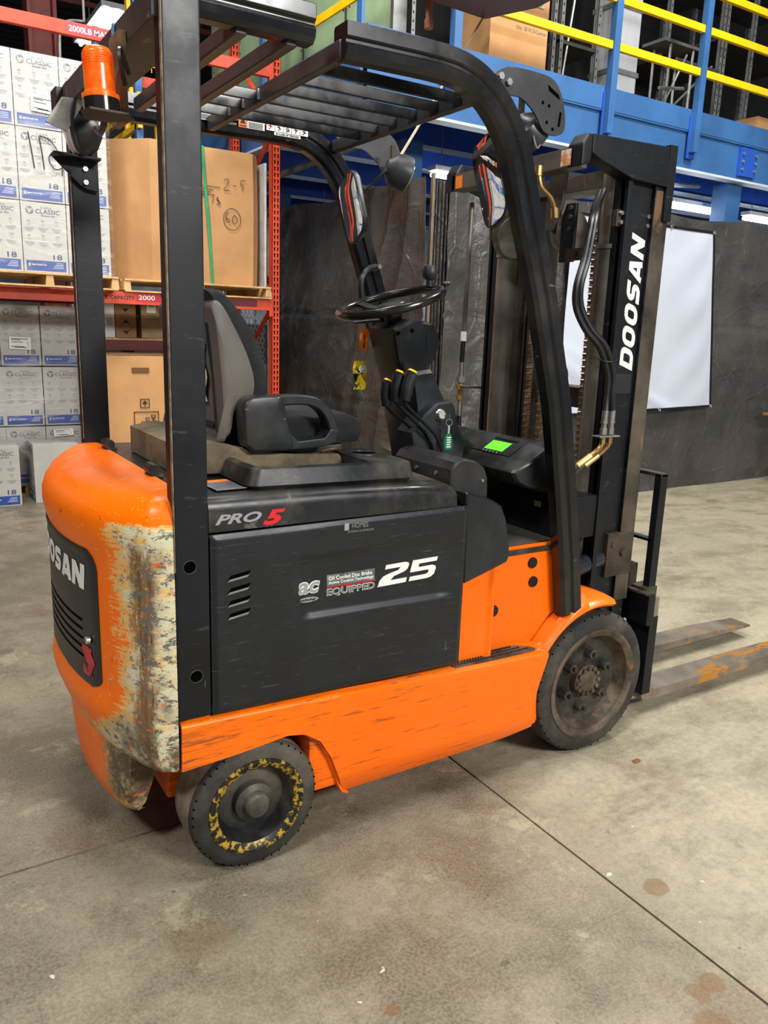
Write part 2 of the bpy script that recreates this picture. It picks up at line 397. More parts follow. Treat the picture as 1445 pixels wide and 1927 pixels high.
MORLBL = M('orange_label', (240, 122, 30), .5, 0, .05, 9)
def tarp_mat():
    t = NT('black_plastic_sheet')
    w1 = t.noise(t.mp(), 1.7, 8, .55, .5); w2 = t.noise(t.mp(loc=(3, 1, 2)), 7, 6, .6, .4)
    cr = t.vor(t.mp((1, 1, .6)), 3.2, 'DISTANCE_TO_EDGE'); crease = t.ramp(cr, 0, .05, 1, 0)
    c = t.mix(t.ramp(w1, .3, .7), lin((56, 54, 52)), lin((78, 74, 70)))
    c = t.mix(t.ma('MULTIPLY', crease, t.ramp(w2, .5, .65, 0, .25)), c, lin((120, 114, 106)))
    t.bump(t.ma('ADD', t.ma('ADD', w1, t.ma('MULTIPLY', w2, .20)), t.ma('MULTIPLY', crease, .06)), .75, .09)
    return t.done(c, t.ramp(w2, .3, .7, .22, .38), 0, .5)
MTARP = tarp_mat()

# ------------------------------------------------------------ the setting
fl = MB().box(-12, 16, -6, 22, -.14, -.012).build('floor', MFLOOR, None, kind='structure', smooth=False)
g = .004
xs = [-12, -3.4, 1.615, 9.4, 16]; ys = [-6, 2.138, 9.9, 22]
for i in range(4):
    for j in range(3):
        MB().box(xs[i]+g, xs[i+1]-g, ys[j]+g, ys[j+1]-g, -.0119, 0).build('slab', MFLOOR, fl, smooth=False)
mceil = M('dark_roof_deck', (36, 35, 34), .8, 0, .1, 2)
def corr(u, v):
    return (-12+28*u, -6+28*v, 7.4)
b = MB(); nv = 200
pts = []
for i in range(nv+1):
    y = 4+18*i/nv; pts.append((y, 7.3+(.04 if (i//2) % 2 else 0)))
b.loft([[(x, p[0], p[1]) for p in pts] for x in (-12, 16)], False, False)
b.box(-12, 16, -6, 4, 7.3, 7.34)
b.build('ceiling', mceil, None, smooth=False, kind='structure', thick=.01)
MB().box(-12, 16, 21.8, 22, 0, 7.3).build('wall_back', M('grey_block_wall', (120, 122, 124), .8, 0, .1, 1), None, kind='structure', smooth=False)
MB().box(-12, -11.8, -6, 22, 0, 7.3).build('wall_left', M('grey_block_wall', (120, 122, 124)), None, kind='structure', smooth=False)
# roof steel seen above the racks
col = thing('steel_column', 'maroon steel building column rising behind the top rack beam', 'column', (1.9, 10.5, 0))
MB().box(1.72, 1.76, 10.4, 10.7, 0, 7.3).box(1.99, 2.03, 10.4, 10.7, 0, 7.3).build('flange', MMAR, col, smooth=False)
MB().box(1.76, 1.99, 10.53, 10.57, 0, 7.3).build('web', MMAR, col, smooth=False)
for k, yy in enumerate((11.4, 14.2)):
    jt = thing('roof_joist', 'maroon open web roof joist, the %s of two above the racks' % ('nearer' if k == 0 else 'farther'), 'joist', (2.5, yy, 6.4), 'roof joists')
    MB().box(-8, 14, yy-.04, yy+.04, 7.2, 7.29).build('top_chord', MMAR, jt, smooth=False)
    MB().box(-8, 14, yy-.04, yy+.04, 6.2, 6.27).build('bottom_chord', MMAR, jt, smooth=False)
    for i in range(26):
        x = 0+.36*i
        MB().tube([(x, yy, 6.25), (x+.18, yy, 7.22)], .014, 5).tube([(x+.18, yy, 7.22), (x+.36, yy, 6.25)], .014, 5).build('web_bar', MMAR, jt)
cdt = thing('conduit', 'pale bent conduit pipe beside the maroon column above the cartons', 'pipe', (2.1, 10.3, 4.2))
MB().tube(smoothpath([(2.02, 10.3, 4.2), (2.03, 10.3, 4.55), (2.06, 10.3, 4.68), (2.16, 10.3, 4.74), (2.3, 10.3, 4.76)], 4), .014, 8).tube([(2.3, 10.3, 4.76), (2.3, 10.3, 7.3)], .014, 8).tube([(2.02, 10.3, 4.2), (2.02, 10.3, 0)], .014, 8).build('pipe', M('pale_conduit', (190, 190, 186), .4), cdt)
lp = thing('high_bay_fixture', 'bright white high bay light glowing above the orange beacon', 'light', (3.55, 14.4, 6.0))
MB().box(3.2, 3.95, 13.2, 15.2, 5.95, 6.02).build('reflector', M('white_reflector', (220, 222, 226), .3), lp, bevel=.01)
for k in range(4): MB().cyl((3.3+.17*k, 13.3, 5.92), (3.3+.17*k, 15.1, 5.92), .03).build('lamp_tube', emit('tube_glow', (240, 246, 255), 14), lp)
for x in (3.25, 3.9): MB().cyl((x, 14.2, 6.0), (x, 14.2, 7.3), .01, n=6).build('hanger', MGALV, lp)

# ------------------------------------------------------------ mezzanine
mz = thing('mezzanine', 'blue steel storage mezzanine with deep fascia beams above the black sheeting', 'mezzanine', (3.0, 5.3, 3.03))
def ibeam_x(y, x0, x1, z0, z1, mat, lipmat, parent, name='joist'):
    w = MB().box(x0, x1, y-.006, y+.006, z0+.02, z1).build(name, mat, parent, smooth=False)
    MB().box(x0, x1, y-.05, y+.05, z0, z0+.02).build('flange', lipmat, w, smooth=False)
f1 = MB().box(3.06, 12, 5.28, 5.30, 3.05, 3.36).box(3.06, 12, 5.255, 5.28, 3.375, 3.55).box(3.06, 12, 5.26, 5.30, 3.36, 3.375).build('fascia_beam', MBLUE, mz, smooth=False)
MB().box(3.06, 12, 5.26, 5.38, 3.03, 3.05).build('flange', MLIP, f1, smooth=False)
f2 = MB().box(3.06, 3.08, 5.28, 9.6, 3.05, 3.55).build('fascia_beam', MBLUE, mz, smooth=False)
MB().box(3.06, 3.16, 5.38, 9.6, 3.03, 3.05).build('flange', MLIP, f2, smooth=False)
for y in (6.13, 6.97, 8.19, 9.4, 10.6): ibeam_x(y, 3.10, 12, 3.03, 3.42, MBLUED, MLIP, mz)
dk = MB(); n = 160
dk.loft([[(3.09+8.9*i/n, y, 3.44+(.04 if (i//2) % 2 else 0)) for i in range(n+1)] for y in (5.30, 11.5)], False, False)
dk.build('corrugated_deck', MNAVY, mz, smooth=False, thick=.004)
MB().box(3.09, 12, 5.31, 11.5, 3.485, 3.528).build('floor_board', M('board', (96, 84, 70), .8), mz, smooth=False)
for x, y in ((7.43, 5.45), (3.9, 6.0), (4.25, 9.3)):
    cl = MB().box(x-.11, x+.11, y-.09, y+.09, 0, 3.03).build('column', MBLUE, mz, bevel=.012)
    if y < 5.6:
        pl = MB().box(x-.13, x+.13, 5.245, 5.28, 3.08, 3.34)
        pl.build('splice_plate', MBLUED, cl, bevel=.004)
        for i in range(2):
            for k in range(3): MB().cyl((x-.1+.2*i, 5.245, 3.14+.07*k), (x-.1+.2*i, 5.228, 3.14+.07*k), .014, n=6).build('bolt', MGALV, cl)
MB().tube([(6.4, 5.42, 2.92), (7.43, 5.8, 3.06)], .022, 8).build('brace', MLIP, mz)
MB().tube([(3.08, 7.4, 2.75), (3.7, 6.3, 3.05)], .03, 8).build('brace', MGALV, mz)
MB().tube([(3.4, 8.6, 2.62), (6.6, 5.9, 2.98)], .016, 8).build('brace', MBLK, mz)
# blue infill seen low behind the cartons on the left
wg = thing('mezzanine_stair_landing', 'blue steel landing edge seen between the white cartons and the tall brown box', 'landing', (2.1, 8.3, 2.2))
MB().box(1.95, 2.0, 7.7, 10, 2.3, 2.82).box(2.0, 3.0, 9.4, 9.45, 2.3, 2.82).build('edge_beam', MBLUE, wg, smooth=False)
MB().box(1.95, 2.05, 7.75, 7.85, 0, 2.3).build('column', MBLUE, wg, smooth=False)
MB().box(1.95, 2.05, 9.8, 9.9, 0, 2.3).build('column', MBLUE, wg, smooth=False)
yg = thing('safety_gate', 'yellow steel safety gate and rails above the tall brown gaylord box', 'gate', (2.1, 8.3, 2.82))
for y in (8.9, 7.45): MB().box(2.06, 2.12, y, y+.07, 2.82 if y > 7.6 else 2.4, 4.3).build('blue_post', MBLUE, yg, bevel=.004, label='slate blue gate post')
for z in (3.11, 3.34, 2.87): MB().box(2.06, 2.10, 7.4 if z > 3 else 8.3, 9.6, z, z+.055).build('rail', MYEL, yg, bevel=.004)
for (xx, y) in ((2.22, 8.4), (2.45, 8.2), (1.99, 8.98)): MB().box(xx, xx+.05, y, y+.05, 2.82, 3.48 if xx > 2 else 3.6).build('upright', MYEL, yg, bevel=.004)
for z in (3.40, 3.46): MB().box(2.22, 2.26, 7.9, 9.3, z, z+.04).build('rail', MYEL, yg, bevel=.004)
MB().box(2.2, 2.7, 8.4, 8.44, 3.47, 3.52).build('lintel', M('dusty_white_bar', (170, 150, 140), .6), yg)
tp = thing('tall_yellow_post', 'thin yellow conduit post rising at the top left beside the guard', 'post', (2.42, 8.6, 3.5))
MB().box(2.32, 2.40, 8.6, 8.68, 3.52, 6.0).build('post', MYEL, tp, bevel=.004)
for k in range(7): MB().box(2.40+.05*k, 2.408+.05*k, 8.63, 8.638, 3.9, 5.6).build('wire', MYEL, tp, smooth=False)
for k in range(14): MB().box(2.40, 2.72, 8.63, 8.636, 3.95+.12*k, 3.958+.12*k).build('wire', MYEL, tp, smooth=False)

# guard rails on the mezzanine edge
gr = thing('guard_rail', 'yellow guard rail with blue posts along the front of the mezzanine', 'guard rail', (5.4, 5.22, 3.2))
for x, z1 in ((3.79, 5.2), (5.42, 5.2), (6.55, 5.2), (8.2, 5.2)):
    p_ = MB().box(x-.035, x+.035, 5.19, 5.255, 3.18, z1).build('post', MBLUE, gr, bevel=.004)
    MB().box(x-.055, x+.055, 5.243, 5.255, 3.13, 3.5).build('base_plate', MBLUED, p_, bevel=.002)
for z in (3.82, 4.17, 4.48):
    for x0, x1 in ((3.05, 3.75), (3.83, 5.38), (5.46, 6.51), (6.59, 8.16), (8.24, 11.5)):
        MB().box(x0, x1, 5.20, 5.24, z, z+.062).build('rail', MYEL, gr, bevel=.006)
gs = thing('guard_rail', 'yellow guard rail along the side of the mezzanine by the green panels', 'guard rail', (2.95, 7, 3.2))
for y in (5.33, 7.03, 8.7): MB().box(3.032, 3.058, y-.035, y+.035, 3.2, 5.2).build('post', MBLUE, gs, bevel=.004)
for z in (3.72, 4.17):
    for y0, y1 in ((5.37, 6.99), (7.07, 8.66)): MB().box(3.034, 3.054, y0, y1, z, z+.062).build('rail', MYEL, gs, bevel=.006)

# shelving that stands on the mezzanine
def upright(parent, x, y, z0, z1, mat=None, w=.045):
    u = MB().box(x, x+w, y, y+.004, z0, z1).box(x, x+.004, y, y+.04, z0, z1).build('upright', mat or MGALV, parent, smooth=False)
    h = MB(); z = z0+.05
    while z < z1: h.box(x+w*.4, x+w*.6, y-.0015, y, z, z+.02); z += .075
    h.build('slot', MHOLE, u, smooth=False, kind='stuff')
def shelf_unit(label, xs_, y, depth, levels, braces=()):
    t = thing('storage_shelving', label, 'shelving', ((xs_[0]+xs_[-1])/2, y, 3.53), 'steel shelving on the mezzanine')
    for x in xs_:
        upright(t, x, y, 3.53, 6.4); upright(t, x, y+depth, 3.53, 6.4)
    for z in levels:
        MB().box(xs_[0], xs_[-1]+.045, y+.004, y+depth, z, z+.03).build('shelf', M('dark_shelf', (70, 68, 64), .6, .2), t, smooth=False)
    for (a, b_) in braces: MB().tube([a, b_], .012, 6).build('brace', MGALV, t)
    return t
shelf_unit('galvanised shelving unit just left of the silver duct', (4.98, 5.43), 6.0, .8, (4.55, 5.4))
shelf_unit('galvanised shelving bay tight against the silver duct', (5.52, 5.98), 6.0, .8, (4.1, 4.95), [((5.57, 6.02, 3.6), (5.74, 6.02, 4.9))])
shelf_unit('galvanised shelving unit behind the middle blue post', (6.95, 7.78), 6.0, .8, (4.25, 5.0), [((7.0, 6.02, 3.7), (7.7, 6.02, 4.3))])
shelf_unit('galvanised shelving unit at the right edge of the picture', (7.84, 8.30, 9.3), 6.0, .8, (4.6, 5.2))
shelf_unit('galvanised shelving unit beside the pale green panels', (3.7, 4.42), 6.0, .8, (4.75, 5.4))
du = thing('silver_duct', 'silver wrapped duct standing upright among the mezzanine shelving', 'duct', (6.4, 6.0, 3.53))
msil = M('silver_wrap', (206, 208, 214), .35, .25, .08, 3, .1)
MB().box(6.22, 6.56, 6.0, 6.3, 3.53, 6.6).build('casing', msil, du, bevel=.01)
for z in (3.98, 4.55, 5.2): MB().box(6.205, 6.575, 5.985, 6.31, z, z+.045).build('strap', MGALV, du, bevel=.004)
ca = thing('metal_trolley', 'dusty metal trolley frame standing right of the silver duct', 'trolley', (6.95, 5.7, 3.53))
for x in (6.72, 7.05): MB().tube([(x, 5.75, 3.53), (x, 5.75, 4.28)], .014, 8).build('leg', MGALV, ca)
for x in (6.72, 7.05): MB().tube([(x, 5.95, 3.53), (x, 5.95, 4.28)], .014, 8).build('leg', MGALV, ca)
MB().box(6.6, 7.1, 5.72, 6.0, 4.26, 4.29).build('top_tray', M('dusty_tray', (88, 84, 80), .7), ca, bevel=.004)
MB().tube([(6.6, 5.74, 3.85), (6.95, 5.74, 3.9)], .016, 6).build('rail', MGALV, ca)
MB().tube([(6.62, 5.74, 3.6), (6.95, 5.74, 4.2)], .012, 6).build('brace', MGALV, ca)
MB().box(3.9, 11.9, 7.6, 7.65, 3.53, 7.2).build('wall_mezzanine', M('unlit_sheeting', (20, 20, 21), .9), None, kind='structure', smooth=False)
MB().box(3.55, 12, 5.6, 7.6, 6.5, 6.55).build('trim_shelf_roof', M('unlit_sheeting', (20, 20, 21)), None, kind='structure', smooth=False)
gp = thing('green_panel_cabinet', 'row of pale green steel panels standing behind the side guard rail', 'cabinet', (3.6, 7.3, 3.53))
yy = 5.62
for k, w in enumerate((.75, .78, .78, .78, .78)):
    MB().box(3.5, 3.54, yy, yy+w-.012, 3.53, 6.3).build('panel', MGREEN, gp, bevel=.004)
    h = MB()
    for q in range(24):
        for s_ in (.04, w-.06): h.cyl((3.5, yy+s_, 3.6+.11*q), (3.496, yy+s_, 3.6+.11*q), .008, n=6)
    h.build('rivet_hole', MHOLE, gp, kind='stuff')
    MB().box(3.49, 3.5, yy+w-.016, yy+w+.004, 3.53, 6.3).build('seam_strip', M('dark_seam', (66, 64, 62), .6), gp)
    yy += w
MB().box(3.46, 3.58, 5.57, 5.615, 3.53, 6.3).build('end_post', MGALV, gp, bevel=.004)
cb = thing('carton', 'brown carton with a white label standing on the mezzanine beside the maroon panel', 'carton', (4.55, 5.5, 3.53))
MB().box(4.28, 4.88, 5.45, 5.95, 3.53, 4.42).build('body', MCARD, cb, bevel=.006)
MB().box(4.52, 4.66, 5.444, 5.45, 4.02, 4.27).build('label_sheet', MPAPER, cb)
tx = MB()
for k in range(16): tx.box(4.53+.007*k, 4.533+.007*k, 5.442, 5.444, 4.04, 4.12)
put_text(tx, '18 x 18 x 48 m', (4.54, 5.449, 3.93), X, Z, .3, .03)
put_text(tx, 'Qty: 20 PCS/Carton', (4.54, 5.449, 3.86), X, Z, .32, .035)
put_text(tx, 'LOT NO', (4.54, 5.442, 4.19), X, Z, .09, .03)
tx.build('printing', MINK, cb)
MB().box(4.7, 4.82, 5.442, 5.45, 4.06, 4.30).build('tape_patch', M('crinkled_clear_tape', (170, 160, 150), .15, 0, .4, 40, .6), cb)
rb = thing('carton', 'brown carton lying on the mezzanine shelf at the right edge', 'carton', (8.3, 5.75, 3.53))
MB().box(8.02, 8.75, 5.62, 6.0, 3.53, 3.80).build('body', MCARD, rb, bevel=.006)
tx = MB(); put_text(tx, 'Remove', (8.2, 5.619, 3.62), X, Z, .3, .09, .02, .3); tx.build('printing', MBINK, rb)

# fluorescent fixtures under the mezzanine
def fluo(x0, x1, y, z, label):
    t = thing('fluorescent_fixture', label, 'light', ((x0+x1)/2, y, z), 'fluorescent fixtures under the mezzanine')
    MB().box(x0, x1, y-.06, y+.06, z+.03, z+.07).build('housing', M('white_enamel', (226, 228, 230), .4), t, bevel=.005)
    for s_ in (-.03, .03): MB().cyl((x0+.02, y+s_, z), (x1-.02, y+s_, z), .019, n=10).build('lamp_tube', emit('fluoro', (236, 244, 255), 16), t)
    for x in (x0+.1, x1-.1): MB().cyl((x, y, z+.07), (x, y, 3.44), .004, n=5).build('hanger', MGALV, t)
fluo(8.2, 9.5, 5.75, 2.82, 'fluorescent tube fixture right of the blue column under the mezzanine')
fluo(6.5, 7.7, 5.75, 2.82, 'fluorescent tube fixture just left of the blue column under the mezzanine')
fluo(4.2, 5.4, 6.05, 2.82, 'fluorescent tube fixture behind the forklift mirror above the black sheeting')
fluo(4.6, 5.8, 9.0, 2.0, 'fluorescent tube fixture glowing behind the expanded metal screen')
fluo(8.0, 9.2, 7.6, 2.82, 'fluorescent tube fixture deeper under the mezzanine at right')

# hoist panel hanging at the top with its wooden pull handle and the cord
hp = thing('overhead_panel', 'maroon panel hanging at the top centre above the forklift', 'panel', (3.2, 4.2, 3.35))
HPP = [(2.775, 4.19), (3.27, 4.222), (3.40, 3.91), (3.35, 3.2), (2.5, 3.2), (2.5, 3.9)]
MB().prism(HPP, 'z', 3.33, 3.39).build('plate', M('dark_maroon_panel', (84, 44, 42), .6), hp, bevel=.008)
MB().cyl((2.95, 3.7, 3.39), (2.95, 3.7, 7.3), .015, n=8).build('hanger', MGALV, hp)
hd = thing('wooden_pull_handle', 'turned wooden pull handle hanging below the maroon panel', 'handle', (2.84, 4.2, 3.30))
MB().lathe((2.81, 4.14, 3.165), (0, 0, 1), [(.0, 0), (.024, 0), (.026, .008), (.026, .045), (.020, .05), (.018, .16), (.0, .16)], 16).build('grip', M('turned_wood', (140, 84, 54), .55), hd)

# ------------------------------------------------------------ pallet racking
RY0, RY1 = 6.60, 7.50
def rack(label, x0, x1, levels, group='orange pallet racking', texts=()):
    t = thing('pallet_rack', label, 'rack', ((x0+x1)/2, RY0, 0), group)
    for x in (x0, x1):
        for y in (RY0, RY1):
            u = MB().box(x, x+.075, y, y+.004, 0, 4.6).box(x, x+.004, y, y+.07, 0, 4.6).box(x+.071, x+.075, y, y+.07, 0, 4.6).build('upright', MRACK, t, smooth=False)
            h = MB(); z = .12
            while z < 4.5:
                for dx in (.018, .048): h.prism([(x+dx, z), (x+dx+.009, z), (x+dx+.009, z+.018), (x+dx+.013, z+.03), (x+dx-.004, z+.03), (x+dx, z+.018)], 'y', y-.0012, y)
                z += .05
            h.build('slot', MHOLE, u, smooth=False, kind='stuff')
        for k, z in enumerate((.3, 1.05, 1.8, 2.5, 3.2)):
            a, b_ = (RY0+.06, RY1) if k % 2 == 0 else (RY1, RY0+.06)
            MB().tube([(x+.037, a, z), (x+.037, b_, z+.62)], .024, 4).build('brace', MRACK, t)
    for z, hh, m in levels:
        for y in (RY0-.02, RY1+.07):
            MB().prism([(y, z), (y+.05, z), (y+.05, z+hh*.7), (y+.03, z+hh), (y, z+hh)], 'x', x0+.076, x1-.001).build('beam', m, t, bevel=.004)
            MB().box(x1-.035, x1-.001, y-.004, y, z-.05, z+hh+.06).build('beam_end_plate', MRACK, t, bevel=.003)
    return t
r1 = rack('orange pallet rack bay carrying the white cartons and the brown gaylord boxes', -.55, 2.95, ((1.62, .095, MRACK), (3.475, .09, MRACK)))
lb = MB().box(1.34, 1.80, RY0-.0215, RY0-.02, 3.488, 3.552).build('sign_strip', M('rose_red_label', (226, 56, 72), .5), r1)
tx = MB(); put_text(tx, '2000LB MAX CAP', (1.36, RY0-.022, 3.500), X, Z, .40, .040, .01); tx.build('lettering', MWHT, r1)
lb = MB().box(1.77, 1.98, RY0-.0215, RY0-.02, 1.645, 1.705).build('sign_strip', M('signal_red_label', (190, 20, 40), .5), r1)
tx = MB(); put_text(tx, '2000', (1.79, RY0-.022, 1.658), X, Z, .13, .036, .01); tx.build('lettering', MWHT, r1)
tx = MB(); put_text(tx, 'LB. CAPACITY', (1.51, RY0-.021, 1.655), X, Z, .25, .028, .01); tx.build('lettering', MBINK, r1)
lb = MB().box(2.42, 2.80, RY0-.0215, RY0-.02, 1.645, 1.705).build('sign_strip', M('dark_red_label', (96, 24, 22), .5), r1)
tx = MB(); put_text(tx, 'MIL STRETCH WR', (2.44, RY0-.022, 1.658), X, Z, .34, .028, .01); tx.build('lettering', MMAR, r1)
r2_ = rack('orange pallet rack bay at the far left beyond the picture edge', -4.1, -.63, ((1.62, .095, MRACK), (3.475, .09, MRACK)))

# low shelf with small cartons behind the main beam
ls = thing('low_shelf', 'dark red low shelf carrying small cartons behind the left guard post', 'shelf', (1.8, 7.2, 0))
MB().box(1.50, 2.9, 7.30, 7.34, 1.235, 1.325).build('beam', MMAR, ls, bevel=.003)
MB().box(1.50, 2.9, 7.44, 7.48, 1.235, 1.325).build('beam', MMAR, ls, bevel=.003)
MB().box(1.49, 2.92, 7.30, 7.48, 1.325, 1.345).build('shelf_board', MWOOD, ls, bevel=.003)
for x in (1.49, 2.89): MB().box(x, x+.03, 7.36, 7.40, 0, 1.325).build('leg', MMAR, ls)
def carton(name, label, x0, x1, y0, y1, z0, z1, mat, group=None):
    t = thing(name, label, 'box', ((x0+x1)/2, y0, z0), group)
    MB().box(x0, x1, y0, y1, z0, z1).build('body', mat, t, bevel=.004)
    MB().box(x0+.002, x1-.002, y0+(y1-y0)/2-.025, y0+(y1-y0)/2+.025, z1, z1+.001).build('tape', M('parcel_tape', (186, 160, 118), .3), t)
    return t
YC = 7.29
for k, (z0, z1) in enumerate(((1.346, 1.535), (1.536, 1.710))):
    w = ('lower', 'upper')[k]
    t = carton('white_carton', w+' white carton with grey print on the low red shelf', 1.52, 1.77, YC, 7.47, z0, z1, MWCARD)
    tx = MB(); o = (1.70, YC, z0+.11)
    poly2(tx, rrect(0, .045, 0, .055, .003), o, X, Z, .0006); tx.build('print_frame', MINK, t)
    tx = MB(); poly2(tx, rrect(.004, .041, .004, .051, .002), o, X, Z, .0012); tx.build('print_ground', MWCARD, t)
    tx = MB()
    for q in (.010, .026): tx.box(1.70+q, 1.705+q, YC-.002, YC-.001, z0+.12, z0+.155)
    put_text(tx, '- ----- --', (1.56, YC-.001, z0+.045), X, Z, .09, .006)
    tx.build('printing', MINK, t)
    t = carton('brown_carton', w+' brown carton with triangle marks on the low red shelf', 1.775, 1.955, YC, 7.47, z0, z1, MCARDD)
    tx = MB()
    poly2(tx, [(-.03, .02), (.03, .02), (0, .055)], (1.865, YC-.0008, z0+.105), X, Z)
    poly2(tx, [(-.03, -.02), (0, -.055), (.03, -.02)], (1.865, YC-.0008, z0+.08), X, Z)
    for a, b_ in (((-.06, 0), (0, .05)), ((0, .05), (.06, 0)), ((.06, 0), (0, -.05)), ((0, -.05), (-.06, 0))):
        tx.tube([(1.865+a[0], YC, z0+.093+a[1]), (1.865+b_[0], YC, z0+.093+b_[1])], .0012, 4)
    tx.build('printing', MBINK, t)
    t = carton('beige_carton', w+' beige carton on the low red shelf beside the dark gap', 2.0, 2.30, YC, 7.47, z0, z1, M('beige_card', (168, 142, 104), .8))
    if k == 1:
        MB().box(2.05, 2.13, YC-.001, YC, z0+.03, z0+.16).build('label_sheet', MPAPER, t)
        tx = MB()
        for q in range(9): tx.box(2.07+.005*q, 2.0725+.005*q, YC-.002, YC-.001, z0+.08, z0+.11)
        tx.build('printing', MINK, t)
for k in range(3):
    t = carton('brown_carton', 'brown carton seen in the gap left of the tall gaylord box, %s' % ('lowest', 'middle one', 'topmost')[k], 1.604, 1.655, 7.24, 7.45, 1.816+.19*k, 2.0+.19*k, MCARDD)

# ------------------------------------------------------------ wooden pallets
def pallet(label, x0, x1, y0, y1, z0, h=.095, n=3, marks=False):
    t = thing('pallet', label, 'pallet', ((x0+x1)/2, y0, z0), 'wooden pallets')
    for i in range(3):
        y = y0+(y1-y0-.09)*i/2
        MB().box(x0, x1, y, y+.09, z0, z0+.013).build('bottom_board', MWOOD, t, bevel=.002)
    for i in range(n):
        x = x0+(x1-x0-.045)*i/(n-1)
        MB().prism([(x-.008, z0+.013), (x+.053, z0+.013), (x+.045, z0+h-.014), (x, z0+h-.014)], 'y', y0+.01, y1-.01).build('stringer', MWOOD, t, bevel=.002)
    for i in range(7):
        y = y0+(y1-y0-.09)*i/6
        MB().box(x0, x1, y, y+.09, z0+h-.014, z0+h).build('deck_board', MWOOD, t, bevel=.002)
    return t
pallet('wooden pallet under the wrapped white cartons on the rack', .62, 1.60, 6.42, 7.52, 1.715, .10)
pallet('wooden pallet under the strapped gaylord box on the rack', 1.68, 2.925, 6.55, 7.52, 1.715, .10)
pallet('wooden pallet on the floor under the lower stack of white cartons', .50, 1.47, 7.255, 8.1, 0, .10)

# ------------------------------------------------------------ printed white film cartons
BW, BH, BD = .31, .49, .35
SWC = M('carton_white_print', (180, 177, 170), .42, 0, .05, 4, .1)
def film_carton():
    t = thing('film_carton', 'x', 'box', (0, 0, 0))
    MB().box(-BW/2+.002, BW/2-.002, 0, BD, .001, BH-.002).build('body', SWC, t, bevel=.004)
    MB().box(-BW/2+.018, BW/2-.018, -.0008, 0, .012, .085).build('printed_band', MBAND, t)
    p = MB()
    # swirl emblem
    for a in (0, 120, 240):
        rr = []; r_o = [( -.095+.026*cos(math.radians(a+q*9)), .43+.026*sin(math.radians(a+q*9))) for q in range(17)]
        ri = [(-.095+(.026-.008*sin(PI*q/16))*cos(math.radians(a+q*9)), .43+(.026-.008*sin(PI*q/16))*sin(math.radians(a+q*9))) for q in range(17)]
        poly2(p, r_o+ri[::-1], (0, -.0002, 0), X, Z, .0006)
        ro = [(-.095+.016*cos(math.radians(a+40+q*9)), .43+.016*sin(math.radians(a+40+q*9))) for q in range(13)]
        ri = [(-.095+(.016-.006*sin(PI*q/12))*cos(math.radians(a+40+q*9)), .43+(.016-.006*sin(PI*q/12))*sin(math.radians(a+40+q*9))) for q in range(13)]
        poly2(p, ro+ri[::-1], (0, -.0002, 0), X, Z, .0006)
    put_text(p, 'SIGMA', (-.02, -.0004, .446), X, Z, .075, .014, 0, 0, 1.3)
    put_text(p, 'CLASSIC', (-.055, -.0004, .412), X, Z, .165, .03, .004)
    put_text(p, 'Stretch Film', (-.018, -.0004, .393), X, Z, .095, .012, .012)
    p.build('printing', MINK, t)
    q = MB()
    for r_, nums in ((.352, ('65', '70', '75')), (.252, ('80', '90', '120'))):
        for k, s in enumerate(nums):
            x = -.105+.095*k
            put_text(q, s, (x-.011 if len(s) < 3 else x-.014, -.0004, r_), X, Z, .020 if len(s) < 3 else .030, .012, .008)
            for a in ((x-.008, x+.008, r_-.024, r_-.0228), (x-.008, x+.008, r_-.009, r_-.0078)): q.box(a[0], a[1], -.001, 0, a[2], a[3])
            for a in (x-.008, x+.007): q.box(a, a+.001, -.001, 0, r_-.024, r_-.008)
            for m_, w in enumerate((.07, .06, .05, .03)): q.box(x-w/2, x+w/2, -.0008, 0, r_-.042-.008*m_, r_-.0395-.008*m_)
    q.build('small_print', M('pale_grey_ink', (120, 120, 124), .7), t)
    n_ = MB(); put_text(n_, '18', (.05, -.0004, .096), X, Z, .062, .038, .012); n_.build('numeral', M('blue_ink', (52, 66, 116), .6), t)
    w = MB(); put_text(w, 'Sigma Stretch Film', (-.10, -.0012, .048), X, Z, .10, .014, .012)
    put_text(w, 'E', (-.12, -.0012, .045), X, Z, .012, .02, .02)
    for k in range(4): w.box(.045+.008*k, .118, -.0014, -.0008, .036+.011*k, .0385+.011*k)
    w.build('band_lettering', MWHT, t)
    return t
proto = film_carton(); used = [False]
def place_carton(x, y, z, rz, label, group):
    o = proto if not used[0] else copy_tree(proto)
    used[0] = True
    o.location = (x, y, z); o.rotation_euler = (0, 0, rz); o['label'] = label; o['group'] = group
    return o
rows = ('bottom row', 'middle row', 'top row')
for r_ in range(3):
    for c_ in range(4):
        if r_ == 2 and c_ == 9: continue
        xr = 1.57-BW*c_
        place_carton(xr-BW/2, 6.50, 1.816+.4935*r_, random.uniform(-.006, .006),
                     'wrapped white film carton on the rack pallet, %s, %s from the right' % (rows[r_], ('first', 'second', 'third', 'fourth')[c_]), 'white film cartons on the rack pallet')
        xl = 1.46-BW*c_
        place_carton(xl-BW/2+random.uniform(-.004, .004), 7.25, .101+.4995*r_, 0,
                     'white film carton in the floor stack under the rack, %s, %s from the right' % (rows[r_], ('first', 'second', 'third', 'fourth')[c_]), 'white film cartons stacked under the rack')
place_carton(.725, 6.88, 0, 0, 'loose white film carton on the floor at the left edge of the picture', 'loose white cartons on the floor')
place_carton(.985, 7.06, 0, -PI/2, 'loose white film carton turned sideways beside the forklift counterweight', 'loose white cartons on the floor')
# cartons beside the rack further left, seen in the forklift mirrors
k = 0
for c_ in range(4):
    for r_ in range(3):
        place_carton(-1.2-BW*c_, 6.50, 1.725+.4935*r_, 0, 'white film carton in the next rack bay, %s, %s from the orange upright' % (rows[r_], ('first', 'second', 'third', 'fourth')[c_]), 'white film cartons in the next bay')
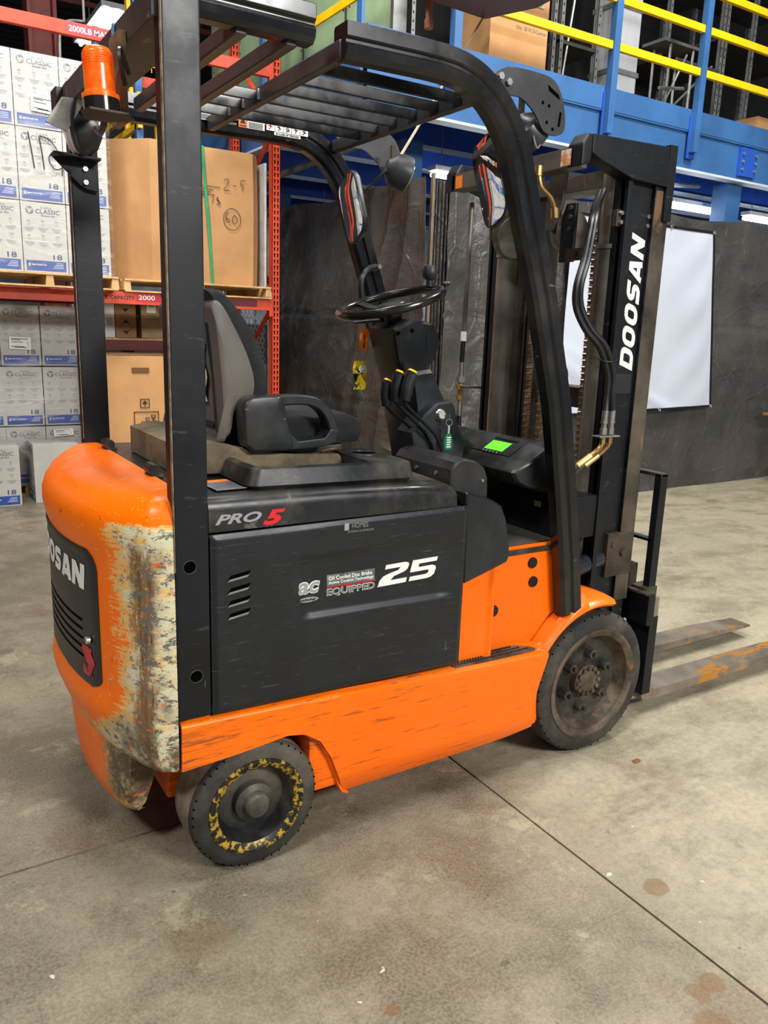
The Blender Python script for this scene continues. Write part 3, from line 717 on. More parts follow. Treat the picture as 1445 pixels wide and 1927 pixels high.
# stretch wrap around the rack load
def film_mat():
    t = NT('clear_stretch_film'); n = t.noise(t.mp((1, 1, 6), rot=(0, .12, 0)), 3, 8, .7, 1.4)
    t.bump(n, .5, .02)
    t.put(t.b.inputs['Alpha'], t.ramp(n, .45, .75, .03, .38))
    return t.done(lin((240, 240, 238)), .22, 0, .6)
MFILM = film_mat()
fw = thing('stretch_wrap', 'clear stretch wrap round the white cartons on the rack pallet', 'plastic wrap', (1, 6.48, 1.8))
b = MB(); ring = [(.33, 6.488), (1.575, 6.488), (1.60, 6.52), (1.60, 7.42)]
b.loft([[(x, y, z) for x, y in ring] for z in (1.82, 2.3, 2.8, 3.29)], False, False)
b.build('film', MFILM, fw, smooth=False)
fw2 = thing('stretch_wrap', 'clear stretch wrap round the floor stack of white cartons', 'plastic wrap', (1, 7.24, .1))
MB().loft([[(x, y, z) for x, y in ((.22, 7.238), (1.46, 7.238), (1.475, 7.26), (1.475, 7.6))] for z in (.12, .6, 1.1, 1.6)], False, False).build('film', MFILM, fw2, smooth=False)
# sheets and marks stuck on the wrapped loads
def sheet(label, x, y, z, w, h, tilt=.05):
    t = thing('packing_slip', label, 'label', (x, y, z))
    xd = Vector((cos(tilt), 0, -sin(tilt))); zd = Vector((sin(tilt), 0, cos(tilt)))
    poly2(MB(), [(0, 0), (w, 0), (w, h), (0, h)], (x, y, z), xd, zd, .001).build('paper', MPAPER, t)
    tx = MB(); o = Vector((x, y-.001, z))
    for k, (a, b_, c) in enumerate(((.1, .85, .82), (.1, .5, .74), (.1, .62, .56), (.1, .7, .2), (.25, .8, .14))):
        poly2(tx, [(w*a, h*c), (w*b_, h*c), (w*b_, h*(c+.05)), (w*a, h*(c+.05))], o, xd, zd, .0006)
    tx.tube([o+xd*(w*.82)+zd*(h*.65), o+xd*(w*.9)+zd*(h*.2)], .0015, 4)
    tx.build('printing', MBINK, t)
sheet('white packing slip stuck on the upper wrapped cartons', 1.06, 6.485, 2.91, .165, .105)
sheet('white packing slip stuck on the lower stack of cartons', .905, 7.235, 1.235, .165, .10, .03)
sheet('torn barcode slip on the lowest cartons behind the loose ones', 1.21, 7.235, .50, .16, .06, -.06)
mk = thing('marker_writing', 'black handwritten 110 mark on the upper wrapped cartons', 'writing', (1.1, 6.484, 2.6))
b = MB()
for pth in ([(1.03, 2.77), (1.045, 2.66), (1.06, 2.53)], [(1.10, 2.75), (1.115, 2.65), (1.125, 2.53)], [(1.105, 2.75), (1.16, 2.74), (1.20, 2.70), (1.25, 2.62)],
            [(1.18, 2.56), (1.16, 2.60), (1.18, 2.645), (1.23, 2.64), (1.26, 2.59), (1.24, 2.55), (1.20, 2.54), (1.18, 2.56)], [(1.25, 2.60), (1.245, 2.50)]):
    b.tube(smoothpath([(x, 6.484, z) for x, z in pth], 4), .0035, 5)
b.build('ink_stroke', MBINK, mk)

# ------------------------------------------------------------ tall octagonal gaylord boxes
def gaylord(label, pts, z0, z1, lean=0.0):
    cx = sum(p[0] for p in pts)/len(pts); cy = min(p[1] for p in pts)
    t = thing('gaylord_box', label, 'box', (cx, cy, z0), 'tall brown gaylord boxes')
    b = MB(); n = len(pts); my = sum(p[1] for p in pts)/n
    rings = []
    for k in range(7):
        f = k/6; bul = 1+.012*sin(PI*f)
        rings.append([(cx+(x-cx)*bul, my+(y-my)*bul, z0+(z1-z0)*f) for x, y in pts])
    inner = [[(cx+(x-cx)*.975, my+(y-my)*.975, z) for x, y in pts] for z in (z1, z1-.25)]
    b.loft(rings+inner, True, True)
    b.build('body', MCARD, t, bevel=.004, ang=25)
    return t
gA = [(1.93, 6.64), (2.79, 6.64), (2.86, 6.72), (2.90, 7.05), (2.72, 7.48), (1.88, 7.48), (1.64, 7.15), (1.63, 6.93)]
ga = gaylord('tall brown gaylord box with a green strap on the rack pallet', gA, 1.816, 2.88)
MB().tube(smoothpath([(2.36, 6.628, 2.885), (2.38, 6.626, 2.6), (2.41, 6.624, 2.2), (2.42, 6.63, 1.82)], 5), .004, 5).sweep([(2.352, 6.630, 2.885), (2.375, 6.622, 2.5), (2.405, 6.620, 2.1), (2.425, 6.630, 1.82)], [(-.012, -.001), (.012, -.001), (.012, .001), (-.012, .001)]).build('strap', M('green_strap', (44, 150, 96), .35), ga)
tx = MB()
put_text(tx, 'The Dow Chemical Company', (2.31, 6.628, 2.575), X, Z, .19, .016, .01)
for k in range(4): tx.box(2.31, 2.44-.02*k, 6.626, 6.628, 2.555-.016*k, 2.559-.016*k)
tx.box(2.34, 2.45, 6.626, 6.628, 2.52, 2.523)
tx.build('printing', MBINK, ga)
MB().prism([(2.19, 2.58), (2.23, 2.555), (2.275, 2.58), (2.23, 2.605)], 'y', 6.625, 6.628).build('emblem', M('red_ink', (180, 40, 48), .6), ga)
hw = MB()
for pth in ([(2.53, 2.64), (2.56, 2.66), (2.57, 2.63), (2.53, 2.57), (2.58, 2.57)], [(2.61, 2.61), (2.64, 2.61)], [(2.72, 2.66), (2.68, 2.655), (2.68, 2.62), (2.70, 2.62), (2.69, 2.575)],
            [(2.44, 2.52), (2.43, 2.45)], [(2.48, 2.51), (2.465, 2.49), (2.49, 2.47), (2.47, 2.45), (2.50, 2.46), (2.475, 2.49), (2.48, 2.51)],
            [(2.56, 2.40), (2.545, 2.35), (2.56, 2.32), (2.58, 2.335), (2.55, 2.35)], [(2.62, 2.38), (2.60, 2.345), (2.62, 2.31), (2.645, 2.345), (2.62, 2.38)]):
    hw.tube(smoothpath([(x, 6.624, z) for x, z in pth], 4), .0022, 4)
hw.tube([(2.60+.075*cos(a*PI/14), 6.624, 2.345+.085*sin(a*PI/14)) for a in range(29)], .0022, 4)
hw.build('handwriting', MBINK, ga)
for (x0, x1, z0, z1) in ((2.00, 2.12, 2.81, 2.85), (2.00, 2.20, 2.55, 2.552), (2.02, 2.022, 2.13, 2.27), (2.02, 2.2, 2.27, 2.272), (2.02, 2.2, 2.13, 2.132)):
    MB().box(x0, x1, 6.624, 6.628, z0, z1).build('flap_slot', M('cut_card_shadow', (110, 74, 44), .9), ga)
ck = thing('cardboard_corner_board', 'pale edge board standing behind the right side of the strapped gaylord box', 'board', (2.92, 6.8, 1.82))
MB().box(2.905, 2.925, 6.66, 6.9, 1.816, 2.83).build('board', M('grey_white_board', (190, 188, 184), .7), ck, bevel=.004)
gB = [(1.66, 6.68), (2.46, 6.68), (2.62, 6.80), (2.66, 7.22), (1.62, 7.22), (1.50, 7.05), (1.47, 6.86), (1.52, 6.74)]
gb = gaylord('tall brown gaylord box with care symbols standing on the floor under the rack', gB, 0.0, 1.215)
tx = MB(); yk = 6.668
def frame(mb, x, z, w, h, t_=.005):
    mb.box(x, x+w, yk, yk+.004, z, z+t_).box(x, x+w, yk, yk+.004, z+h-t_, z+h).box(x, x+t_, yk, yk+.004, z, z+h).box(x+w-t_, x+w, yk, yk+.004, z, z+h)
frame(tx, 1.80, .79, .075, .075); tx.prism([(1.815, .825), (1.8375, .852), (1.86, .825)], 'y', yk, yk+.004).box(1.836, 1.84, yk, yk+.004, .80, .83)
frame(tx, 1.745, .60, .205, .16)
for k, h in enumerate((1, 2, 3)):
    for q in range(h): frame(tx, 1.765+.038*k, .615+.034*q, .028, .028, .003)
frame(tx, 1.89, .615, .032, .03, .003); frame(tx, 1.89, .70, .032, .03, .003)
tx.tube([(1.885, yk, .65), (1.925, yk, .73)], .0025, 4).tube([(1.925, yk, .65), (1.885, yk, .73)], .0025, 4)
frame(tx, 1.755, .41, .205, .15)
frame(tx, 1.78, .44, .042, .04, .003); frame(tx, 1.78, .49, .042, .04, .003); frame(tx, 1.86, .46, .05, .05, .003)
tx.tube([(1.85, yk, .44), (1.93, yk, .53)], .0025, 4).tube([(1.93, yk, .44), (1.85, yk, .53)], .0025, 4)
frame(tx, 1.76, .22, .205, .15)
tx.build('printing', MBINK, gb)
MB().box(1.74, 1.88, yk, yk+.004, 1.08, 1.12).build('flap_slot', M('cut_card_shadow', (110, 74, 44)), gb)
gc = thing('cardboard_sheet', 'brown card flap lying on top of the floor gaylord box', 'cardboard', (2.0, 6.7, 1.22))
MB().box(1.52, 2.55, 6.75, 7.2, 1.216, 1.224).build('sheet', MCARDD, gc)

# ------------------------------------------------------------ expanded metal screen
em = thing('expanded_metal_screen', 'grey expanded metal screen between the orange rack and the black sheeting', 'screen', (3.3, 7.9, 0))
for x in (2.42, 3.02, 3.48): MB().box(x, x+.03, 7.9, 7.93, 0, 2.6).build('post', MGALV, em)
MB().box(2.42, 3.51, 7.9, 7.93, 2.57, 2.6).build('top_rail', MGALV, em)
MB().box(2.42, 3.51, 7.9, 7.93, 1.55, 1.575).build('middle_rail', MGALV, em)
b = MB(); dx, dz = .042, .095
nx = int(1.04/dx); nz = int(2.5/dz)
for i in range(nx):
    for j in range(nz):
        cx = 2.46+i*dx; cz = .1+j*dz
        for sx, sz in ((1, 1), (1, -1), (-1, 1), (-1, -1)):
            a = Vector((cx, 7.905, cz+sz*dz/2)); e = Vector((cx+sx*dx/2, 7.905, cz)); w = .0035
            b.add([a+X*w*-1, a+X*w, e+X*w, e-X*w], [(0, 1, 2, 3)])
b.build('wire_mesh', M('mesh_steel', (128, 126, 118), .5, .4), em, smooth=False, kind='stuff')
# glass-bright stockroom wall seen through the screen
st = thing('white_stock_panel', 'pale panel wall behind the expanded metal screen', 'panel', (4, 9.9, 0))
for k in range(5): MB().box(2.4+.9*k, 3.28+.9*k, 9.9, 9.93, 1.5, 2.9).build('panel', M('pale_panel', (190, 198, 210), .6), st, bevel=.004)
for k in range(3):
    t = carton('brown_carton', 'brown carton in the dim area behind the screen, %s' % ('left', 'middle', 'right')[k], 2.6+.42*k, 2.95+.42*k, 8.3, 8.7, 0, .8+.13*k, MCARDD)

# ------------------------------------------------------------ black plastic sheeting
def tarp(label, P0, P1, zt, nseed, depth_dir, z0=.0, amp=.03, folds=()):
    t = thing('black_sheeting', label, 'sheeting', ((P0[0]+P1[0])/2, (P0[1]+P1[1])/2, 0), 'black plastic sheeting walls')
    from mathutils import noise as N
    L = math.hypot(P1[0]-P0[0], P1[1]-P0[1]); nu = int(L/.035); nv_ = 80
    dd = Vector(depth_dir)
    def fn(u, v):
        z = z0 + (zt(u)-z0)*v
        p = Vector((P0[0]+(P1[0]-P0[0])*u, P0[1]+(P1[1]-P0[1])*u, z)); s = u*L
        a = (N.noise(Vector((s*1.3, z*.8, nseed)))*.9 + abs(N.noise(Vector((s*3.1+z*1.4, z*1.7-s, nseed+5))))*.8 + N.noise(Vector((s*8, z*5+s*3, nseed+9)))*.22)*amp
        for (fu, fw, fa, sl) in folds:
            q = (s-fu-sl*(zt(u)-z))/fw; a += fa*math.exp(-q*q)
        a -= .5*amp*math.exp(-((z-1.62)/.012)**2) + .4*amp*math.exp(-((z-.85)/.012)**2)
        return p+dd*a
    MB().grid(fn, nu, nv_).build('sheet', MTARP, t, thick=.002, ang=70)
    return t
tr_ = tarp('black plastic sheeting wall behind the white banner and mast', (3.79, 5.22), (9.6, 5.22), lambda u: 2.63+.02*sin(u*22), 2.0, (0, -1, 0), .015, .035, ((.35, .12, .04, .1), (1.0, .05, .03, .35), (.9, .08, .03, -.3)))
tl_ = tarp('black plastic sheeting wall running back towards the orange rack', (3.60, 5.24), (3.62, 8.0), lambda u: 2.62+.05*sin(u*9+.5)*u, 11.0, (-1, 0, 0), .0, .05, ((.35, .07, .05, .45), (.15, .05, .05, .2), (.7, .1, .03, .1)))
cp = thing('wooden_post', 'pale wooden post in the gap where the two black sheets meet', 'post', (3.7, 5.26, 0))
MB().box(3.67, 3.695, 5.26, 5.29, 0, 2.66).build('post', M('grimy_wood', (112, 96, 76), .8), cp, bevel=.003)
cu_ = thing('gathered_black_curtain', 'gathered black plastic curtain strip hanging in the gap', 'curtain', (3.78, 5.2, 0))
b = MB()
def cf(u, v):
    z = .05+2.57*v; return Vector((3.715+.14*u, 5.285+.015*sin(u*26+z*1.5), z))
b.grid(cf, 40, 40); b.build('sheet', MTARP, cu_, thick=.002, ang=70)
tb = MB(); tb.torus((3.79, 5.19, 1.86), (0, .1, 1), .026, .012, 16, 8); tb.build('knot', MTARP, cu_)

# white banner
bn = thing('white_banner', 'blank white fabric banner tied in front of the black sheeting', 'banner', (6.1, 5.1, 0))
from mathutils import noise as N2
BL, BR = 5.02, 7.02
def bf(u, v):
    xr = 6.86 + .27*(1-v)
    x = BL+(xr-BL)*u; z0_ = .815+.04*u; z1_ = 2.488
    z = z0_+(z1_-z0_)*v
    w = .006*sin((x-z*1.3)*9)*sm(.55, .9, u)*(1-sm(.93, 1, u)) + .022*math.exp(-(((u-.25)+(v-.12)*1.6)/.08)**2)*sm(.5, .1, v)+.02*math.exp(-(((u-.45)+(v-.12)*1.9)/.07)**2)*sm(.5, .1, v)
    w += .01*N2.noise(Vector((x*2, z*2, 1)))
    return Vector((x, 5.13-w, z))
MB().grid(bf, 90, 70).build('cloth', M('white_banner_cloth', (190, 196, 210), .75, 0, .02, 2), bn, thick=.002, ang=80)
def edge(pf, name): MB().sweep([pf(t/24) for t in range(25)], [(-.012, -.004), (.012, -.004), (.012, .004), (-.012, .004)], (0, 1, 0)).build(name, MBLK, bn)
edge(lambda t: bf(t, 1)+Vector((0, -.004, .010)), 'hem'); edge(lambda t: bf(t, 0)+Vector((0, -.004, -.010)), 'hem'); edge(lambda t: bf(1, t)+Vector((.010, -.004, 0)), 'hem')
for u, v in ((.67, 1.006), (1.005, 1.006), (1.005, -.006), (.63, -.006)):
    p = bf(u, v); MB().torus(p+Vector((0, -.012, 0)), (0, 1, 0), .014, .004, 14, 6).build('grommet', MSTEEL, bn)
    MB().tube([p+Vector((0, -.015, 0)), p+Vector((.05, .01, .03 if v > .5 else -.03))], .003, 5).build('tie', MSTEEL, bn)

# folding table at the right edge
tbl = thing('folding_table', 'brown folding table at the right edge of the picture', 'table', (9, 4.9, 0))
MB().box(7.98, 9.8, 4.85, 5.08, .735, .765).build('tabletop', M('brown_laminate', (146, 100, 66), .45), tbl, bevel=.004)
MB().box(8.06, 9.7, 4.87, 5.06, .705, .735).build('apron', M('tan_edge', (176, 140, 104), .6), tbl, bevel=.004)
for y in (4.9, 5.03):
    MB().tube(smoothpath([(8.5, y, .71), (8.44, y, .4), (8.35, y, .16), (8.33, y, .06), (8.36, y, .012)], 5), .014, 8).build('leg', M('beige_tube', (176, 140, 116), .4), tbl)
    MB().tube([(9.5, y, .71), (9.5, y, .012)], .014, 8).build('leg', M('beige_tube', (176, 140, 116)), tbl)

# block capitals drawn as thick strokes (u right, v up, both 0..1 per letter cell)
def stroke2(pts, w, closed=False):
    n = len(pts); L_ = []; R_ = []
    for i in range(n):
        p = Vector((pts[i][0], pts[i][1], 0))
        a = Vector((pts[(i-1) % n][0], pts[(i-1) % n][1], 0)) if (closed or i > 0) else None
        b = Vector((pts[(i+1) % n][0], pts[(i+1) % n][1], 0)) if (closed or i < n-1) else None
        d1 = (p-a).normalized() if a is not None else (b-p).normalized(); d2 = (b-p).normalized() if b is not None else d1
        n1 = Vector((-d1.y, d1.x, 0)); n2 = Vector((-d2.y, d2.x, 0)); m = (n1+n2).normalized(); k = w/2/max(.35, m.dot(n1))
        L_.append(p+m*k); R_.append(p-m*k)
    return L_, R_
def oval(x0, x1, y0, y1, r): return rrect(x0, x1, y0, y1, r, 5)
W_ = .25
LET = {'D': [([(W_/2, W_/2)]+arc(.82-.22-W_/2+.02, .5-.14, .24, -90, 0, 5)+arc(.82-.22-W_/2+.02, .5+.14, .24, 0, 90, 5)+[(W_/2, 1-W_/2)], True)],
       'O': [(oval(W_/2, .84-W_/2, W_/2, 1-W_/2, .24), True)],
       'S': [([(.80, 1-W_/2)]+arc(.34, 1-W_/2-.195, .195, 90, 270, 7)[0:]+arc(.48, W_/2+.18, .18, 90, -90, 7)+[(.02, W_/2)], False)],
       'A': [([(W_*.45, 0), (.40, 1-W_*.1)], False), ([(.50, 1-W_*.1), (.90-W_*.45, 0)], False), ([(.22, .27), (.70, .27)], False), ([(.33, 1-W_*.42), (.57, 1-W_*.42)], False)],
       'N': [([(W_/2, 0), (W_/2, 1)], False), ([(.84-W_/2, 0), (.84-W_/2, 1)], False), ([(W_*.6, .93), (.84-W_*.6, .07)], False)]}
ADV = {'D': .95, 'O': .96, 'S': .93, 'A': .98, 'N': .84}
def block_text(mb, word, P, shear=.28, th=.0008):
    tot = sum(ADV[c] for c in word); u0 = 0
    for c in word:
        for si, (pts, cl) in enumerate(LET[c]):
            th_ = th+.00025*si
            n = len(pts)
            if len(pts) == 2:   # subdivide straight strokes so that they can follow a curved face
                a, b = pts; pts = [(a[0]+(b[0]-a[0])*k/4, a[1]+(b[1]-a[1])*k/4) for k in range(5)]; n = 5
            L_, R_ = stroke2(pts, W_, cl)
            def Q(p, o):
                v = max(0, min(1, p.y)); return P((u0+p.x+shear*(v-.5))/tot, v, o)
            vs = []
            for a, b in zip(L_, R_): vs += [Q(a, 0), Q(b, 0), Q(a, th_), Q(b, th_)]
            fs = []
            for i in range(n if cl else n-1):
                j = (i+1) % n; i4 = i*4; j4 = j*4
                fs += [(i4+2, i4+3, j4+3, j4+2), (i4, j4, j4+1, i4+1), (i4, i4+2, j4+2, j4), (i4+1, j4+1, j4+3, i4+3)]
            if not cl: fs += [(0, 1, 3, 2), (4*n-4, 4*n-2, 4*n-1, 4*n-3)]
            mb.add(vs, fs)
        u0 += ADV[c]
    return mb

# ============================================================ THE FORKLIFT
F = thing('forklift', 'orange and black counterbalance forklift with scraped rear corner, standing in front of everything', 'forklift', (1.3, 2.36, 0))
YN, YF, YM = 1.84, 2.88, 2.36
MIR = lambda y: 2*YM-y
# ---- counterweight
def ff(u): u = abs(u); return .66*u**2.2 + .34*(1-max(0, 1-u**4.5)**(1/4.5))
def xface(y, xr, hw=.52): return xr+(.565-xr)*ff((y-YM)/hw)
XR = [(.352, .425, .012), (.37, .405, .002), (.40, .392, 0), (.45, .375, 0), (.475, .370, 0), (.50, .374, 0), (.525, .384, 0), (.56, .386, 0), (.70, .386, 0), (.86, .386, 0),
      (.90, .384, 0), (.935, .374, 0), (.97, .367, 0), (1.00, .368, 0), (1.025, .376, .003), (1.05, .395, .012), (1.068, .425, .026), (1.080, .46, .045), (1.088, .50, .075), (1.092, .545, .12)]
def xr_at(z):
    for (a, xa, _), (b, xb, _) in zip(XR, XR[1:]):
        if a <= z <= b: return xa+(xb-xa)*(z-a)/(b-a)
    return .386
rings = []
NU = 56
for z, xr, ins in XR:
    hw = .52-ins; ring = []
    for i in range(NU+1):
        a = -1+2*i/NU; u = math.copysign(abs(a)**.75, a)
        y = YM+u*hw; xe = .565 if z < 1.04 else .600
        ring.append((min(xe-.001, xr+(.565-xr)*ff(u)), y, z))
    ring += [(xe, YM+hw, z), (xe, YM-hw, z)]
    rings.append(ring)
cw = MB().loft(rings).build('counterweight', MCW, F, bevel=0, ang=50)
# lower bumper block with its cut-away ends
b = MB(); rr = []
for z, xo, hw, xi in ((.128, .470, .285, .50), (.135, .445, .300, .515), (.16, .430, .312, .53), (.22, .422, .325, .545), (.27, .419, .335, .555), (.31, .418, .35, .56), (.345, .418, .365, .57), (.36, .419, .375, .57)):
    ring = []
    for i in range(21):
        u = -1+2*i/20; y = YM+u*hw; x = xo+.045*abs(u)**2.2+.02*(1-max(0, 1-abs(u)**6)**(1/6)); ring.append((x, y, z))
    ring += [(xi, YM+hw*.985, z), (xi+.02, YM, z), (xi, YM-hw*.985, z)]
    rr.append(ring)
b.loft(rr).build('lower_bumper', MBUMP, F, ang=45)
# rear cover, follows the face
def onface(y, z, off): return Vector((xface(y, xr_at(z))-off, y, z))
def cover_pts(inset):
    pts = []
    yl, yr, z0, z1 = 2.045+inset, 2.675-inset, .525+inset, .918-inset
    for (x, z) in rrect(yl, yr, z0, z1, .05): pts.append((x, z))
    return pts
b = MB(); n = 30; m = 14
outl = cover_pts(0)
def cov(u, v):
    z = .525+.393*v; wy = .315-.05*max(0, (.08-v)/.08)**2-.035*max(0, (v-.86)/.14)**2
    y = YM+(2*u-1)*wy
    e = min(u, 1-u, v*1.2, (1-v)*1.2); off = .002+.005*sm(0, .03, e)
    return onface(y, z, off)
rc = b.grid(cov, 60, 40).build('rear_cover', M('satin_black_cover', (34, 36, 38), .4, 0, .1, 5, .02), cw, ang=60)
def wrapface(o): return o
def face_text(s, yc, zc, w, h, bold, shear, off, mb):
    me, x0, x1, y0, y1 = text_mesh(s, bold, shear, .0006, 1.0)
    vs = []
    for v in me.vertices:
        y = yc+w/2-(v.co.x-x0)/(x1-x0)*w; z = zc-h/2+(v.co.y-y0)/(y1-y0)*h
        vs.append(onface(y, z, off+v.co.z))
    mb.add(vs, [tuple(p.vertices) for p in me.polygons])
tx = block_text(MB(), 'DOOSAN', lambda u, v, o: onface(YM+.26-.52*u, .800+.070*v, .0085+o), .12)
# rear text is subdivided finely enough by its own outline points
tx.build('rear_lettering', MWHT, cw, smooth=False)
for k in range(5):
    b = MB()
    b.grid(lambda u, v, k=k: onface(2.13+.46*u, .60+.026*k+.007*v, .0082), 24, 2)
    b.build('vent_slot', MHOLE, cw)
b = MB(); b.grid(lambda u, v: onface(2.075+.055*u+.01*sin(v*9), .555+.085*v, .0085), 4, 6); b.build('torn_sticker', M('red_torn_sticker', (206, 52, 56), .5, 0, .2, 18, 0, wear=22, wearc=(40, 36, 36), wth=.52), cw)
p = onface(2.085, .665, .008); MB().cyl(p, p-X*.012, .011).build('cover_lock', MSTEEL, cw, bevel=.002)
p = onface(2.34, .54, .004); MB().obox(p+Vector((.0, -.33, .34)), (.001, .001, .001), Matrix.Identity(3))
# hinges on the counterweight top
for y in (2.13, 2.63):
    h = MB().cyl((.600, y-.028, 1.108), (.600, y+.028, 1.108), .0165, n=20).build('hinge', M('black_satin_hinge', (30, 30, 32), .35), F, bevel=.002)
    MB().box(.585, .625, y-.024, y+.024, 1.086, 1.096).build('hinge_plate', MTAR, h, bevel=.003)
MB().prism([(.535, 1.06), (.56, 1.06), (.56, 1.093), (.535, 1.093)], 'y', 2.20, 2.23)
# ---- rear post, near side with its two holes
def rounded_bar(x0, x1, y0, y1, z0, z1, name, mat, par, bev=.006):
    return MB().box(x0, x1, y0, y1, z0, z1).build(name, mat, par, bevel=bev)
pn = rounded_bar(.566, .652, YN-.004, YN+.052, .50, 2.215, 'rear_post', MBLK, F)
MB().box(.5645, .566, YN+.0, YN+.006, .95, 2.16).box(.565, .5665, YN-.005, YN+.004, .9, 2.18).build('worn_edge', MWORN, pn, smooth=False)
for x, z in ((.602, .910), (.613, .617)):
    MB().cyl((x, YN-.0048, z), (x, YN-.0035, z), .0165, n=24).build('access_hole', MHOLE, pn)
    MB().torus((x, YN-.0048, z), (0, 1, 0), .0168, .0012, 24, 6).build('hole_rim', M('dull_hole_rim', (62, 58, 54), .5), pn)
pf = rounded_bar(.566, .652, 2.815, 2.868, 1.05, 2.215, 'rear_post', MBLK, F)
MB().box(.5645, .566, 2.816, 2.822, 1.1, 2.16).build('worn_edge', MWORN, pf, smooth=False)
# ---- overhead guard
prof = [(-.034, -.036), (-.034, -.008), (-.026, -.002), (-.026, .004), (-.034, .010), (-.030, .026), (-.018, .036), (.018, .036), (.030, .026), (.034, .010), (.034, -.030), (.028, -.036)]
GP = [(1.018, 2.173), (1.15, 2.176), (1.30, 2.178), (1.38, 2.170), (1.44, 2.149), (1.49, 2.115), (1.535, 2.068), (1.575, 2.005), (1.605, 1.93), (1.64, 1.83), (1.722, 1.608), (1.82, 1.287), (1.886, .97), (1.925, .76), (1.956, .56)]
gpath = [Vector((p.x, 0, p.y)) for p in [Vector((a, b, 0)) for a, b in GP]]
gsm = smoothpath([(a, 0, b) for a, b in GP[:10]], 4)[:-1]+[Vector((a, 0, b)) for a, b in GP[9:]]
def guardside(y, x_start=None, flip=1):
    path = [Vector((p[0], y, p[2])) for p in gsm]
    if x_start is not None: path = [Vector((x_start, y, 2.173))]+path
    pr = [(-a*1.12, b*flip) for a, b in [(q[1], q[0]) for q in prof]]
    return MB().sweep(path, pr, (0, 1, 0))
MGUARD = M('satin_black_guard', (16, 17, 20), .22, 0, .12, 4, 0, wear=5, wearc=(92, 88, 84), ws=(2, 2, 8), wth=.66, dust=.08)
gn = guardside(YN+.036).build('guard_rail_leg', MGUARD, F, ang=30)
gf = guardside(MIR(YN+.036), .652).build('guard_rail_leg', MGUARD, F, ang=30)
MB().sweep([Vector((.60, YN+.036, 2.188)), Vector((.935, YN+.036, 2.188))], [(-a*1.15, b) for a, b in [(q[1], q[0]) for q in prof]], (0, 1, 0)).build('guard_side_rail', MGUARD, F, bevel=.002, ang=30)
MB().box(.552, .66, 1.86, 2.86, 2.128, 2.195).build('rear_crossbar', M('scuffed_grey_crossbar', (66, 62, 58), .5, .1, .2, 4, .04, wear=4, wearc=(110, 104, 98), ws=(4, 1, 1), wth=.58), F, bevel=.006)
MB().obox((.548, 2.16, 2.168), (.002, .022, .05), Matrix.Identity(3)).build('blue_tape', M('light_blue_tape', (110, 172, 206), .5), F)
for k, x in enumerate((.76, .885)):
    MB().box(x-.016, x+.016, 1.87, 2.72, 2.136, 2.176).build('crossbar', M('dusty_grey_bar', (72, 70, 68), .35, .35, .2, 6, .03), F, bevel=.008, seg=3)
    MB().cyl((x, 2.72, 2.156), (x, 2.728, 2.156), .014, n=12).build('end_weld', MSTEEL, F)
MB().box(1.012, 1.040, 1.87, 2.80, 2.134, 2.18).build('crossbar', M('dusty_grey_bar', (72, 70, 68), .35, .35, .2, 6, .03), F, bevel=.008, seg=3)
MB().box(1.49, 1.52, 1.87, 2.80, 2.132, 2.172).build('crossbar', M('dusty_grey_bar', (72, 70, 68)), F, bevel=.006)
yb = [2.012+.116*k for k in range(6)]
for k, y in enumerate(yb):
    xs0 = .90 if k >= 3 else 1.035
    MB().prism([(y-.004, 2.136), (y+.030, 2.143), (y+.030, 2.170), (y-.004, 2.167)], 'x', xs0, 1.51).build('roof_bar', MGUARD, F, bevel=.003)
    if k >= 3: MB().box(1.004, 1.013, y-.010, y+.008, 2.140, 2.170).build('end_weld', MGALV, F, bevel=.002)
# decals on the far rail
yd_ = MIR(YN+.036)-.0365
def plate(name, x0, x1, z0, z1, mat, par, y=yd_, t=.001): return MB().box(x0, x1, y-t, y, z0, z1).build(name, mat, par)
plate('warning_decal', .985, 1.052, 2.1680, 2.2030, MPAPER, F); plate('decal_header', .986, 1.051, 2.1900, 2.2020, MORLBL, F, yd_-.0012)
tx = MB(); put_text(tx, 'WARNING', (.992, yd_-.0026, 2.1930), X, Z, .04, .006, .01)
for k in range(4): tx.box(.992, 1.044, yd_-.003, yd_-.0015, 2.1720+.004*k, 2.1735+.004*k)
tx.build('decal_print', MINK, F)
plate('danger_decal', 1.128, 1.158, 2.1650, 2.2050, MORLBL, F)
tx = MB(); tx.prism([(1.133, 2.1780), (1.153, 2.1780), (1.143, 2.2000)], 'y', yd_-.003, yd_-.001); put_text(tx, 'DANGER', (1.131, yd_-.002, 2.1680), X, Z, .024, .005, .01); tx.build('decal_print', MBINK, F)
plate('danger_decal', 1.160, 1.225, 2.1650, 2.1910, MPAPER, F); plate('danger_decal', 1.165, 1.212, 2.1940, 2.2050, MPAPER, F)
tx = MB(); put_text(tx, 'DANGER', (1.169, yd_-.002, 2.1960), X, Z, .038, .007, .015)
for k in range(4): tx.box(1.164, 1.218, yd_-.003, yd_-.0015, 2.1680+.005*k, 2.1700+.005*k)
tx.build('decal_print', MINK, F)
for k in range(5):
    x = 1.232+.033*k
    plate('pictogram_decal', x, x+.031, 2.1700, 2.2010, MPAPER, F)
    tx = MB(); tx.torus((x+.015, yd_-.0015, 2.1930), (0, 1, 0), .0035, .0015, 10, 4)
    tx.tube([(x+.015, yd_-.002, 2.1890), (x+.016+.003*(k % 3), yd_-.002, 2.1810), (x+.009+.004*(k % 2), yd_-.002, 2.1740)], .0016, 4)
    tx.tube([(x+.008, yd_-.002, 2.1860), (x+.023, yd_-.002, 2.1840-.004*(k % 3))], .0014, 4)
    tx.build('pictogram', MBINK if k else M('red_ink', (180, 40, 48)), F)
plate('text_decal', 1.262, 1.365, 2.1580, 2.1680, MPAPER, F)
